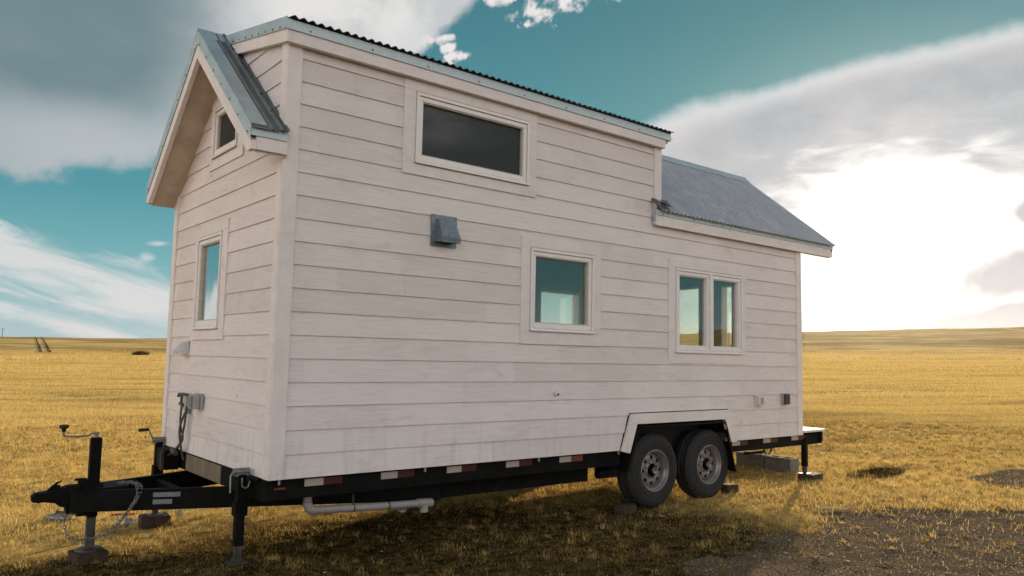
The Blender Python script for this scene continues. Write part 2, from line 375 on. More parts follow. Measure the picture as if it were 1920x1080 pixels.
# denser spokes inside the view
aa = np.sort(np.concatenate([np.radians(np.linspace(8, 94, 520, endpoint=False)), np.radians(np.linspace(94, 368, 130, endpoint=False))])); NA = len(aa)
RR, AA = np.meshgrid(radii[1:], aa, indexing='ij')
GX = CAM.x + RR * np.cos(AA); GY = CAM.y + RR * np.sin(AA); GZ = gheight(GX, GY)
gv = np.concatenate([[[CAM.x, CAM.y, float(gheight(CAM.x, CAM.y))]], np.stack([GX, GY, GZ], -1).reshape(-1, 3)])
nr = len(radii) - 1
i0 = (np.arange(nr - 1)[:, None] * NA + np.arange(NA)[None]) + 1
i1 = (np.arange(nr - 1)[:, None] * NA + (np.arange(NA)[None] + 1) % NA) + 1
quads = np.stack([i0, i0 + NA, i1 + NA, i1], -1).reshape(-1, 4)
def gravel_mask(x, y):
    e = .42 * wave(x, y, 1.1, 4) + .38 * wave(x, y, 4, 12) + .15 * wave(x, y, 11, 22)
    a = sstep(.30, -.62, y + 1.15 + e + np.clip(2.9 - x, 0, 9) * .75 + np.clip(x - 5.8, 0, 40) * .9)
    bpatch = sstep(1.0, .6, np.hypot((x - 9.0) / 1.2, (y + 1.65) / .62) + e * .6)
    return np.clip(np.maximum(a * sstep(40, 15, x), bpatch), 0, 1)
def worn_shade_mask(x, y):  # trampled turf plus painted shade, centred where the house shadow falls
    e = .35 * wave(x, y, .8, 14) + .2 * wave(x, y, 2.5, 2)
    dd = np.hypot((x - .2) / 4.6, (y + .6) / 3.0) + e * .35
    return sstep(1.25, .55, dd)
def build_ground():
    me = bpy.data.meshes.new('ground')
    tri = np.array([[0, 1 + k, 1 + (k + 1) % NA] for k in range(NA)])
    nv = len(gv); me.vertices.add(nv); me.vertices.foreach_set('co', gv.astype(np.float32).ravel())
    nl = len(tri) * 3 + len(quads) * 4
    me.loops.add(nl); me.loops.foreach_set('vertex_index', np.concatenate([tri.ravel(), quads.ravel()]).astype(np.int32))
    me.polygons.add(len(tri) + len(quads))
    ls = np.concatenate([np.arange(len(tri)) * 3, len(tri) * 3 + np.arange(len(quads)) * 4]).astype(np.int32)
    me.polygons.foreach_set('loop_start', ls); me.polygons.foreach_set('use_smooth', np.ones(len(ls), bool))
    me.update(calc_edges=True); me.validate()
    for nm, fn in (('gravel', gravel_mask), ('worn_shade', worn_shade_mask)):
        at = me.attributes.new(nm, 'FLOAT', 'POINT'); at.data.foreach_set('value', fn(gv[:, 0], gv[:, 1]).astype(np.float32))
    m, q, bs = mat('dry_prairie'); v = objc(q)
    ga = q.n('ShaderNodeAttribute', attribute_name='gravel').outputs['Fac']
    wa = q.n('ShaderNodeAttribute', attribute_name='worn_shade').outputs['Fac']
    x, y, z = q.sep(v)
    # streaks run across the view (mown rows)
    ang = R(-39.15); ux = q.m('ADD', q.m('MULTIPLY', x, math.cos(ang)), q.m('MULTIPLY', y, math.sin(ang)))
    uy = q.m('SUBTRACT', q.m('MULTIPLY', y, math.cos(ang)), q.m('MULTIPLY', x, math.sin(ang)))
    lv = q.xyz(q.m('MULTIPLY', ux, .35), uy, 0)
    big = q.noise(v, .035, 6, .6, .4); med = q.noise(lv, .55, 7, .65, .5); fin = q.noise(v, 9, 8, .72); vf = q.noise(v, 60, 5, .7)
    gold = q.mix(q.ss(big, .3, .7), (.66, .46, .15), (.72, .51, .19))
    gold = q.mix(q.ss(med, .60, .36), gold, (.33, .225, .085))
    gold = q.mix(q.ss(q.noise(lv, 2.2, 6, .7), .57, .70), gold, (.24, .165, .07))
    gold = q.mix(q.m('MULTIPLY', q.ss(fin, .45, .7), .5), gold, (.74, .54, .22))
    # far rise: browner scrub
    dist = q.m('SQRT', q.m('ADD', q.m('MULTIPLY', x, x), q.m('MULTIPLY', y, y)))
    scrub = q.mix(q.ss(q.noise(sc(q, v, .02, .02, .3), 1.0, 8, .7, .5), .40, .62), (.27, .18, .07), (.60, .42, .17))
    gold = q.mix(q.ss(dist, 210, 300), gold, scrub)
    shaded_thatch = q.mix(q.ss(fin, .35, .66), (.018, .013, .0065), (.115, .078, .030))  # trampled ground colour, darkened further to deepen the house shadow
    shaded_thatch = q.mix(q.m('MULTIPLY', q.ss(vf, .58, .72), .6), shaded_thatch, (.22, .15, .06))
    c = q.mix(q.ss(q.m('ADD', wa, q.m('MULTIPLY', q.m('SUBTRACT', med, .5), .9)), .2, .85), gold, shaded_thatch)
    grv = q.mix(q.ss(vf, .35, .65), (.06, .046, .033), (.22, .167, .115))
    c = q.mix(q.ss(q.m('ADD', ga, q.m('MULTIPLY', q.m('SUBTRACT', fin, .5), .9)), .35, .65), c, grv)
    setp(bs, Base_Color=c, Roughness=1.0); bs.inputs['Specular IOR Level'].default_value = 0.0
    hh = q.m('ADD', q.m('MULTIPLY', fin, .75), q.m('MULTIPLY', vf, .35))
    bump(q, bs, hh, .045, 1.0)
    me.materials.append(m)
    o = bpy.data.objects.new('ground', me); COL.objects.link(o); tag(o, kind='structure')
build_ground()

# ---- blades of dry grass
def blade_mesh(name, pos, ang, lean, leand, hgt, wid, colv, m):
    n = len(pos); hd = np.stack([np.cos(ang), np.sin(ang), 0 * ang], -1)
    ld = np.stack([np.cos(leand), np.sin(leand), 0 * ang], -1)
    up = np.array([0, 0, 1.])
    mid = pos + up * (hgt * .55 * np.cos(lean * .6))[:, None] + ld * (hgt * .55 * np.sin(lean * .6))[:, None]
    tip = mid + up * (hgt * .45 * np.cos(lean * 1.5))[:, None] + ld * (hgt * .45 * np.sin(lean * 1.5))[:, None]
    w = (hd * wid[:, None] * .5)
    V = np.stack([pos - w, pos + w, mid + w * .75, mid - w * .75, tip], 1).reshape(-1, 3)
    base = np.arange(n)[:, None] * 5
    li = np.concatenate([base + [0, 1, 2, 3], base + [3, 2, 4]], 1).ravel()
    me = bpy.data.meshes.new(name); me.vertices.add(n * 5); me.vertices.foreach_set('co', V.astype(np.float32).ravel())
    me.loops.add(n * 7); me.loops.foreach_set('vertex_index', li.astype(np.int32))
    me.polygons.add(n * 2); ls = np.stack([np.arange(n) * 7, np.arange(n) * 7 + 4], 1).ravel()
    me.polygons.foreach_set('loop_start', ls.astype(np.int32))
    me.update(calc_edges=True)
    at = me.attributes.new('tone', 'FLOAT', 'POINT'); at.data.foreach_set('value', np.repeat(colv, 5).astype(np.float32))
    me.materials.append(m); o = bpy.data.objects.new(name, me); COL.objects.link(o); return o
def grass_mat():
    m = bpy.data.materials.new('dry_grass_blades'); m.use_nodes = True; t = m.node_tree; t.nodes.clear(); q = NB(t)
    tone = q.n('ShaderNodeAttribute', attribute_name='tone').outputs['Fac']
    c = q.ramp(tone, [(0, (.045, .032, .013)), (.35, (.27, .18, .058)), (.65, (.61, .42, .14)), (1, (.76, .56, .22))])
    df = q.n('ShaderNodeBsdfDiffuse'); q.put(df.inputs[0], c)
    tl = q.n('ShaderNodeBsdfTranslucent'); q.put(tl.inputs[0], c)
    mx = q.n('ShaderNodeMixShader'); mx.inputs[0].default_value = .32
    t.links.new(df.outputs[0], mx.inputs[1]); t.links.new(tl.outputs[0], mx.inputs[2])
    gl = q.n('ShaderNodeBsdfGlossy'); gl.inputs['Roughness'].default_value = .35; gl.inputs[0].default_value = (.9, .85, .7, 1)
    m2 = q.n('ShaderNodeMixShader'); m2.inputs[0].default_value = .015
    t.links.new(mx.outputs[0], m2.inputs[1]); t.links.new(gl.outputs[0], m2.inputs[2])
    o = q.n('ShaderNodeOutputMaterial'); t.links.new(m2.outputs[0], o.inputs[0]); return m
GM = grass_mat()
def scatter(d0, d1, n, a0=2, a1=100):
    u = np.random.rand(n); d = np.sqrt(d0 ** 2 + u * (d1 ** 2 - d0 ** 2)); a = np.radians(np.random.uniform(a0, a1, n))
    return CAM.x + d * np.cos(a), CAM.y + d * np.sin(a), d
P, H_, Wd, T, Ln = [], [], [], [], []
for (d0, d1, n, hh, ww) in ((3.5, 8, 90000, .036, .0032), (8, 14, 130000, .045, .005), (14, 28, 190000, .07, .008), (28, 60, 190000, .11, .014), (60, 130, 130000, .17, .030), (130, 330, 130000, .32, .075)):
    x, y, d = scatter(d0, d1, n)
    g = gravel_mask(x, y); w = worn_shade_mask(x, y)
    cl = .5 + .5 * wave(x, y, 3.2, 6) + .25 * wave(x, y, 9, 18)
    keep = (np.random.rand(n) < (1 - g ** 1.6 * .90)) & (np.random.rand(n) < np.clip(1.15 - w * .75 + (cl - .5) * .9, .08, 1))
    x, y, d, w, cl = x[keep], y[keep], d[keep], w[keep], cl[keep]; n = len(x)
    ru_, rv_ = x * .775 - y * .632, x * .632 + y * .775
    st = wave(ru_ * .22, rv_, .55, 10) + .7 * wave(ru_ * .3, rv_, 1.7, 26)
    P.append(np.stack([x, y, gheight(x, y) - .004], -1))
    H_.append((1 + .5 * np.clip(st, -1, .6)) * hh * np.random.uniform(.45, 1.35, n) * (1 - .25 * w) * (1 + .35 * (cl - .5)) * (1 + (np.random.rand(n) < .02) * 1.2))
    Wd.append(ww * np.random.uniform(.6, 1.2, n))
    T.append(np.clip(.70 + np.random.normal(0, .10, n) - .34 * w - .55 * np.clip(-st - .08, 0, 1) + .12 * np.clip(st, 0, 1), 0, 1))  # blades also toned down inside the painted shade area
    Ln.append(np.random.uniform(.2, 1.15, n) + .35 * w)
# tufts: many blades sharing a root
nt_ = 21000; x, y, d = scatter(3.6, 19, nt_)
g = gravel_mask(x, y); w = worn_shade_mask(x, y); cl = .5 + .5 * wave(x, y, 3.2, 6)
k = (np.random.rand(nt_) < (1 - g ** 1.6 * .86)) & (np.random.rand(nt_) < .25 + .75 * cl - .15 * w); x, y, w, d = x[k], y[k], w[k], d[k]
nb_ = 26; x = np.repeat(x, nb_); y = np.repeat(y, nb_); w = np.repeat(w, nb_); d = np.repeat(d, nb_); n = len(x)
tb = np.repeat(np.random.uniform(.55, 1.35, n // nb_), nb_); th = np.random.uniform(0, 6.28, n); rad = np.abs(np.random.normal(0, .035, n)) * tb
x = x + rad * np.cos(th); y = y + rad * np.sin(th)
P.append(np.stack([x, y, gheight(x, y) - .004], -1)); H_.append(.055 * tb * np.random.uniform(.4, 1.3, n)); Wd.append((.0024 + .00035 * d) * np.random.uniform(.7, 1.3, n))
T.append(np.clip(.58 + np.repeat(np.random.normal(0, .14, n // nb_), nb_) + np.random.normal(0, .10, n) - .34 * w, 0, 1)); Ln.append(np.random.uniform(.25, 1.2, n))  # tufts get the same painted darkening in the house shadow
P = np.concatenate(P); H_ = np.concatenate(H_); Wd = np.concatenate(Wd); T = np.concatenate(T); Ln = np.concatenate(Ln); n = len(P)
o = blade_mesh('dry_grass', P, np.random.uniform(0, 6.28, n), Ln, np.random.uniform(0, 6.28, n), H_, Wd, T, GM)
tag(o, 'short golden dry grass covering the prairie around the trailer', 'grass', kind='stuff')

# ---- pebbles of the drive
def pebbles():
    bm = bmesh.new(); bmesh.ops.create_icosphere(bm, subdivisions=1, radius=1)
    bv = np.array([v.co[:] for v in bm.verts]); bf = np.array([[v.index for v in f.verts] for f in bm.faces]); bm.free()
    n = 190000; d = np.sqrt(np.random.uniform(9, 22 ** 2, n)); a = np.radians(np.random.uniform(-12, 75, n))
    x = CAM.x + d * np.cos(a); y = CAM.y + d * np.sin(a)
    g = gravel_mask(x, y); k = np.random.rand(n) < (g * (.95) + .035) * np.clip(9 / d, .25, 1.2); x, y, d = x[k], y[k], d[k]; n = len(x)
    s = np.random.lognormal(math.log(.0045), .36, n) * (1 + d / 30); z = gheight(x, y)
    sc3 = np.stack([np.random.uniform(.8, 1.4, n), np.random.uniform(.7, 1.2, n), np.random.uniform(.3, .6, n)], -1) * s[:, None]
    jit = 1 + np.random.uniform(-.28, .28, (n, len(bv), 1)); V = bv[None] * jit * sc3[:, None]
    t = np.random.uniform(0, 6.28, n); c, s_ = np.cos(t)[:, None], np.sin(t)[:, None]
    V = np.stack([V[..., 0] * c - V[..., 1] * s_, V[..., 0] * s_ + V[..., 1] * c, V[..., 2]], -1) + np.stack([x, y, z + s * .15], -1)[:, None]
    F = (bf[None] + (np.arange(n) * len(bv))[:, None, None]).reshape(-1, 3)
    me = bpy.data.meshes.new('gravel'); me.vertices.add(n * len(bv)); me.vertices.foreach_set('co', V.astype(np.float32).ravel())
    me.loops.add(F.size); me.loops.foreach_set('vertex_index', F.astype(np.int32).ravel()); me.polygons.add(len(F))
    me.polygons.foreach_set('loop_start', (np.arange(len(F)) * 3).astype(np.int32)); me.update(calc_edges=True)
    at = me.attributes.new('tone', 'FLOAT', 'POINT'); at.data.foreach_set('value', np.repeat(np.random.rand(n) ** 1.5, len(bv)).astype(np.float32))
    m, q, bs = mat('pebble_stone'); tn = q.n('ShaderNodeAttribute', attribute_name='tone').outputs['Fac']
    setp(bs, Base_Color=q.ramp(tn, [(0, (.08, .066, .053)), (.5, (.185, .148, .108)), (1, (.46, .41, .34))]), Roughness=.8); bs.inputs['Specular IOR Level'].default_value = .12
    me.materials.append(m); o = bpy.data.objects.new('gravel', me); COL.objects.link(o)
    tag(o, 'grey gravel stones of the drive in the right foreground', 'gravel', kind='stuff')
pebbles()

# ---- faint wheel tracks climbing the far rise
def track_path():
    mb = MB()
    m_ = simple('track_earth', (.09, .065, .04), .95, 0, .3, .3, 0, 0.0)
    Rm = camo.matrix_world.to_3x3()
    def az_of(u, v):
        dd = Rm @ Vector(((u - 960) / 1455.2, -(v - 540) / 1455.2, -1)); return math.degrees(math.atan2(dd.y, dd.x))
    for pts in (((65, 632), (69, 640), (74, 648), (76, 661)), ((76, 634), (83, 641), (89, 648), (93, 661))):
        azs = [az_of(*p) for p in pts]; ds = [600, 430, 350, 290]
        prev = None
        for i in range(41):
            t = i / 40 * 3; k = min(int(t), 2); f = t - k
            az = azs[k] * (1 - f) + azs[k + 1] * f; d = ds[k] * (1 - f) + ds[k + 1] * f
            w = .16 * (1 + i / 18)
            cur = []
            for sgn in (-1, 1):
                aa_ = R(az) + sgn * w / d; xx = CAM.x + d * math.cos(aa_); yy = CAM.y + d * math.sin(aa_)
                cur.append((xx, yy, float(gheight(xx, yy)) + .12))
            if prev: mb.add([prev[0], prev[1], cur[1], cur[0]], [(0, 1, 2, 3)])
            prev = cur
    o = obj('path', mb, m_); tag(o, 'pair of dark wheel tracks climbing the distant hillside', 'path', kind='structure')
track_path()

# ================================================================== THE HOUSE
LEN, WID, SP = 6.66, 2.55, 0.165128
ZE = 2.40            # wall height at the eave
SLOPE = .819; ZR = 3.49; YR = 1.275
XD = 4.02            # end of the dormer
house = empty('tiny_house', (3.3, 1.275, -.61))
HP = {}
def part(name, mb, m, parent=None, label=None, recalc=True):
    if len(mb.marks) > 1:
        mk = sorted(set(mb.marks)) + [(len(mb.v), len(mb.f))]
        for (v0, f0), (v1, f1) in zip(mk[:-1], mk[1:]):
            if f1 == f0: continue
            q = MB(); q.v = mb.v[v0:v1]; q.f = [tuple(i - v0 for i in f) for f in mb.f[f0:f1]]; q.smooth = mb.smooth[f0:f1]
            part(name, q, m, parent, label, recalc)
        return
    o = obj(name, mb, m, None, recalc)
    p = parent or house
    o.parent = p; o.location = -base_of(p)
    if label: o['label'] = label
    return o
def base_of(p):
    v = Vector(p.location)
    while p.parent: p = p.parent; v += Vector(p.location)
    return v
tag(house, 'cream board clad tiny house on a black two axle trailer', 'tiny house')

S_ = lambda u, v, n: (u, -n, v)      # side wall (y = 0), n outward
F_ = lambda u, v, n: (-n, u, v)      # front wall (x = 0), n outward
def ubox(mb, fn, u0, u1, v0, v1, n0, n1, bev=0):
    a = fn(u0, v0, n0); c = fn(u1, v1, n1); mb.box(a[0], c[0], a[1], c[1], a[2], c[2], None, bev)
def ring(mb, fn, u0, u1, v0, v1, w, n0, n1, bev=0, wb=None):
    wb = wb or w
    ubox(mb, fn, u0, u1, v1 - w, v1, n0, n1, bev); ubox(mb, fn, u0, u1, v0, v0 + wb, n0, n1, bev)
    ubox(mb, fn, u0, u0 + w, v0 + wb, v1 - w, n0, n1, bev); ubox(mb, fn, u1 - w, u1, v0 + wb, v1 - w, n0, n1, bev)

# windows: (wall fn, panel rect, trim rect, glass rect)
side_win = [dict(p=(.95, 2.327, 2.285, 3.045), t=(1.062, 2.236, 2.38, 2.95)),
            dict(p=(2.177, 3.162, .985, 1.933), t=(2.28, 3.062, 1.102, 1.83)),
            dict(p=(4.156, 5.502, .84, 1.925), t=(4.267, 5.43, .952, 1.826))]
front_win = [dict(p=(1.05, 1.86, .96, 1.935), t=(1.175, 1.785, 1.05, 1.838)),
             dict(p=(.81, 1.60, 2.405, 2.99), t=(.945, 1.52, 2.50, 2.93))]
ARCH = [(3.454, -.005), (3.585, .338), (5.151, .338), (5.275, -.005)]

# ---- lap siding, each row cut round windows and the wheel arch
def cut(iv, a, c):
    out = []
    for (p, q_) in iv:
        if c <= p or a >= q_: out.append((p, q_)); continue
        if a - p > .02: out.append((p, a))
        if q_ - c > .02: out.append((c, q_))
    return out
def board(mb, fn, ub0, ub1, ut0, ut1, z0, z1):
    nb, ntp, bk = .004, -.007, -.0125
    vs = [fn(ub0, z0, nb), fn(ub1, z0, nb), fn(ut1, z1, ntp), fn(ut0, z1, ntp), fn(ub0, z0, bk), fn(ub1, z0, bk), fn(ut1, z1, bk), fn(ut0, z1, bk)]
    mb.add(vs, [(0, 1, 2, 3), (4, 7, 6, 5), (0, 4, 5, 1), (0, 3, 7, 4), (1, 5, 6, 2), (3, 2, 6, 7)])
def siding(fn, lo, hi, k0, k1, holes, jseed, zmaxf=None, clip=None, arch=None):
    mb = MB(); rr = random.Random(jseed)
    for k in range(k0, k1):
        z0, z1 = k * SP, (k + 1) * SP
        if zmaxf: z1 = min(z1, zmaxf)
        if z1 - z0 < .02: continue
        # split where a hole's edge falls inside the row
        zs = sorted({z0, z1} | {h for hl in holes for h in (hl[2], hl[3]) if z0 + .003 < h < z1 - .003})
        joints = [rr.uniform(lo + .4, hi - .4) for _ in range(1 if hi - lo < 3 else 2)] if rr.random() < .22 else []
        for za, zb in zip(zs[:-1], zs[1:]):
            zm = (za + zb) / 2; iv = [(lo, hi)]
            for (u0, u1, v0, v1) in holes:
                if v0 < zm < v1: iv = cut(iv, u0, u1)
            for j in joints: iv = [q_ for (p, r_) in iv for q_ in (((p, j - .0006), (j + .0006, r_)) if p + .2 < j < r_ - .2 else ((p, r_),))]
            f0, f1 = (za - z0) / SP, (zb - z0) / SP
            for (p, r_) in iv:
                a0 = a1 = p; c0 = c1 = r_
                if arch and zm < arch[1][1]:
                    def xl(z): return arch[0][0] + (arch[1][0] - arch[0][0]) * (z - arch[0][1]) / (arch[1][1] - arch[0][1])
                    def xr(z): return arch[3][0] + (arch[2][0] - arch[3][0]) * (z - arch[3][1]) / (arch[2][1] - arch[3][1])
                    zb_ = min(zb, arch[1][1])
                    pieces = [(p, min(r_, xl(za)), p, min(r_, xl(zb_)), za, zb_), (max(p, xr(za)), r_, max(p, xr(zb_)), r_, za, zb_)]
                    if zb > zb_ + .004: pieces.append((p, r_, p, r_, zb_, zb))
                elif clip:
                    pieces = [(max(p, clip(za)[0]), min(r_, clip(za)[1]), max(p, clip(zb)[0]), min(r_, clip(zb)[1]), za, zb)]
                else: pieces = [(p, r_, p, r_, za, zb)]
                for (q0, q1, t0, t1, y0, y1) in pieces:
                    if q1 - q0 < .01: continue
                    if t1 < t0: t1 = t0
                    # wedge: face depth follows the position inside the row
                    g0, g1 = (y0 - z0) / SP, (y1 - z0) / SP
                    n0_, n1_ = .004 - .011 * g0, .004 - .011 * g1; bk = -.0125
                    vs = [fn(q0, y0, n0_), fn(q1, y0, n0_), fn(t1, y1, n1_), fn(t0, y1, n1_), fn(q0, y0, bk), fn(q1, y0, bk), fn(t1, y1, bk), fn(t0, y1, bk)]
                    mb.add(vs, [(0, 1, 2, 3), (4, 7, 6, 5), (0, 4, 5, 1), (0, 3, 7, 4), (1, 5, 6, 2), (3, 2, 6, 7)])
    return mb
CB = .098
FW = (4.54, 5.24, 1.17, 1.745)
pan = [w['p'] for w in side_win]
vent_holes = [(1.238, 1.478, 1.745, 1.99)]
mb = siding(S_, CB, LEN - CB, 0, 14, pan, 11, zmaxf=14 * SP, arch=ARCH)
mb2 = siding(S_, CB, XD - CB, 14, 19, pan, 12, zmaxf=3.09)
mb3 = siding(S_, XD - CB, LEN - CB, 14, 15, pan, 15, zmaxf=2.42)
mb.add(mb2.v, mb2.f); mb.add(mb3.v, mb3.f)
part('side_siding', mb, M['siding'])
def gclip(z):
    # front wall outline: far slope limits the left end; dormer roof limits the near end
    hi_ = WID - CB
    if z > ZE - .2: hi_ = min(hi_, YR + (ZR - .10 - z) / SLOPE)
    lo_ = CB
    lim_ = 3.15
    if z > lim_: lo_ = max(lo_, YR - (ZR - .06 - z) / .208)
    return (lo_, max(hi_, lo_))
part('front_siding', siding(F_, CB, WID - CB, 0, 21, [w['p'] for w in front_win], 13, zmaxf=3.40, clip=gclip), M['siding'])

# ---- corner boards and trims
mb = MB()
mb.box(-.013, CB, -.013, .012, 0, 3.10, None, .003)                    # near front corner, side leg
mb.box(-.013, .012, .012, CB, 0, 3.10, None, .003)
mb.mark(); mb.box(LEN - CB, LEN + .013, -.013, .012, 0, 2.42, None, .003)
mb.box(LEN - .012, LEN + .013, .012, CB, 0, 2.42, None, .003)
mb.mark(); mb.box(-.013, .012, WID - CB, WID + .013, 0, 2.42, None, .003); mb.mark()
mb.box(XD - CB, XD + .013, -.012, .012, 2.425, 3.10, None, .003)
part('corner_board', mb, M['trim'])
mb = MB()   # far and rear walls outside

for (a, c, d, e) in ((.013, FW[0], 0, 2.42), (FW[1], LEN - .013, 0, 2.42), (FW[0], FW[1], 0, FW[2]), (FW[0], FW[1], FW[3], 2.42)): mb.box(a, c, WID, WID + .012, d, e)
part('far_siding', mb, M['siding'])

# ---- wall sheets with holes (outer sheathing + inner lining)
def sheet(mb, fn, us, vs_, holes, n, umax=None):
    us = sorted(us); vs_ = sorted(vs_)
    for a, c in zip(us[:-1], us[1:]):
        for d, e in zip(vs_[:-1], vs_[1:]):
            if c - a < 1e-5 or e - d < 1e-5: continue
            um, vm = (a + c) / 2, (d + e) / 2
            if any(h[0] < um < h[1] and h[2] < vm < h[3] for h in holes): continue
            if umax and not umax(um, vm): continue
            mb.add([fn(a, d, n), fn(c, d, n), fn(c, e, n), fn(a, e, n)], [(0, 1, 2, 3)])
def openings(w, inset=.03): t = w['t']; return (t[0] + inset, t[1] - inset, t[2] + inset, t[3] - inset)
so = [openings(w) for w in side_win]; fo = [openings(w) for w in front_win]
arch_h = (3.60, 5.15, -1, .33)
mo, mi = MB(), MB()
us = {0.013, LEN - .013, XD, arch_h[0], arch_h[1]} | {x for h in so for x in h[:2]}
vs_ = {0.0, ZE, 3.10, .33} | {x for h in so for x in h[2:]}
top_ok = lambda u, v: v < ZE or u < XD
sheet(mo, S_, us, vs_, so + [arch_h], -.0127, top_ok)
sheet(mi, S_, us, vs_, so + [arch_h], -.11, top_ok)
us = {0.012, WID} | {x for h in fo for x in h[:2]}; vs_ = {0.0, ZE} | {x for h in fo[:1] for x in h[2:]}
sheet(mo, F_, us, vs_, fo, -.0127); sheet(mi, F_, us, vs_, fo, -.11)
# gable piece of the front wall with the loft window opening
h = fo[1]
def gtop(y): return (ZR - .09 - SLOPE * (y - YR)) if y > YR else (ZR - .07 - .208 * (YR - y))
for n_, m_ in ((-.0127, mo), (-.11, mi)):
    ys = sorted([.012, h[0], h[1], YR, WID - .01])
    for a, c in zip(ys[:-1], ys[1:]):
        segs = [(ZE, None)] if not (h[0] <= a and c <= h[1]) else [(ZE, h[2]), (h[3], None)]
        for z0, z1 in segs:
            ta, tc_ = (z1, z1) if z1 else (gtop(a), gtop(c))
            m_.add([F_(a, z0, n_), F_(c, z0, n_), F_(c, max(tc_, z0), n_), F_(a, max(ta, z0), n_)], [(0, 1, 2, 3)])
# far wall with a window seen through the near one
FW = (4.54, 5.24, 1.17, 1.745)
for n_, m_ in ((0, mo), (-.11, mi)):
    fn = lambda u, v, n, n_=n_: (u, WID - .001 + n_, v)
    sheet(m_, fn, {.012, LEN - .012, FW[0], FW[1]}, {0, 2.42, FW[2], FW[3]}, [FW], 0)
# rear wall with the glazed door
RD = [(1.432, 2.02, .25, 1.876), (.80, 1.075, .25, 1.87)]
for n_, m_ in ((0, mo), (-.11, mi)):
    fn = lambda u, v, n, n_=n_: (LEN + n_ - .012, u, v)
    sheet(m_, fn, {.012, WID - .002} | {x for q_ in RD for x in q_[:2]}, {0, ZE} | {x for q_ in RD for x in q_[2:]}, RD, 0)
    ys = [.012, YR, WID - .01]
    for a, c in zip(ys[:-1], ys[1:]):
        ta, tc_ = ZR - .09 - SLOPE * abs(a - YR), ZR - .09 - SLOPE * abs(c - YR)
        m_.add([fn(a, ZE, 0), fn(c, ZE, 0), fn(c, tc_, 0), fn(a, max(ta, ZE), 0)], [(0, 1, 2, 3)])
    # dormer rear cheek
    fn2 = lambda u, v, n_=n_: (XD + (0.0127 if n_ == 0 else -.02), u, v)
    m_.add([fn2(.013, 2.40), fn2(YR, 3.40), fn2(YR, 3.42), fn2(.013, 3.11)], [(0, 1, 2, 3)])
part('outer_wall', mo, M['siding'], recalc=False); part('inner_wall', mi, M['inner'], recalc=False)
mb = MB(); mb.box(.115, 3.49, .115, WID - .115, .02, .06); mb.box(3.49, 5.29, .40, WID - .115, .02, .06); mb.box(5.29, LEN - .125, .115, WID - .115, .02, .06); part('interior_floor', mb, M['floor'])
mb = MB(); mb.box(.115, 3.4, .115, WID - .115, 2.10, 2.16); part('loft_floor', mb, M['inner'])
mb = MB()
for (a, c, d) in ((0, 3.50, .014), (3.50, 5.24, .40), (5.24, LEN, .014)): mb.box(a, c, d, WID - .001, -.004, .012)
part('floor_underside', mb, M['black'])

# ---- windows
def window(fn, w, gmat, depth=.030, split=None, label=None, mull=.0):
    t = w['t']; p = w['p']
    fr = MB(); ring(fr, fn, t[0], t[1], t[2], t[3], .022, -.10, .020, .002)
    win = part('window', fr, M['vinyl'], label=label)
    pn = MB()   # flat surround boards
    ubox(pn, fn, p[0], p[1], t[3] + .012, p[3], -.012, .0105, .0015); ubox(pn, fn, p[0], p[1], p[2], t[2] - .006, -.012, .0105, .0015)
    ubox(pn, fn, p[0], t[0] - .004, t[2] - .006, t[3] + .012, -.012, .010, .0015); ubox(pn, fn, t[1] + .004, p[1], t[2] - .006, t[3] + .012, -.012, .010, .0015)
    part('surround', pn, M['trim'], win)
    sill = MB(); ubox(sill, fn, t[0] - .006, t[1] + .006, t[2] - .004, t[2] + .012, .021, .034, .003)
    part('sill', sill, M['vinyl'], win)
    cap = MB(); ubox(cap, fn, t[0] - .004, t[1] + .004, t[3] + .001, t[3] + .010, -.01, .013)
    part('drip_cap', cap, M['reveal'], win)
    cells = [(t[0] + .024, t[1] - .024)]
    if split: cells = [(t[0] + .024, split - .018), (split + .018, t[1] - .024)]
    if split:
        mu = MB(); ubox(mu, fn, split - .017, split + .017, t[2] + .023, t[3] - .023, -.09, .022, .002); part('mullion', mu, M['vinyl'], win)
    for (a, c) in cells:
        sa_ = MB(); ring(sa_, fn, a, c, t[2] + .024, t[3] - .024, .038, -.06, .008 if not split else .010, .004, wb=.046)
        sh = part('sash', sa_, M['vinyl'], win)
        i0_, i1_, j0, j1 = a + .039, c - .039, t[2] + .071, t[3] - .063
        li = MB(); ring(li, fn, i0_, i1_, j0, j1, .008, -.05, -.012 + .01, .001); part('glazing_bead', li, M['reveal'] if not split else M['vinyl'], win)
        gp = MB(); ubox(gp, fn, i0_ + .004, i1_ - .004, j0 + .004, j1 - .004, -depth - .004, -depth)
        gp.v = gp.v; part('pane', gp, gmat, win)
    return win
window(S_, side_win[0], M['screen'], label='wide dark loft window high on the long side')
window(S_, side_win[1], M['glass'], label='square window in the middle of the long side')
window(S_, side_win[2], M['glass'], split=4.852, label='double casement window near the rear end')
window(F_, front_win[0], M['glass_front'], depth=.024, label='tall narrow window on the hitch end wall')
window(F_, front_win[1], M['screen'], depth=.02, label='small brown loft window under the front gable')
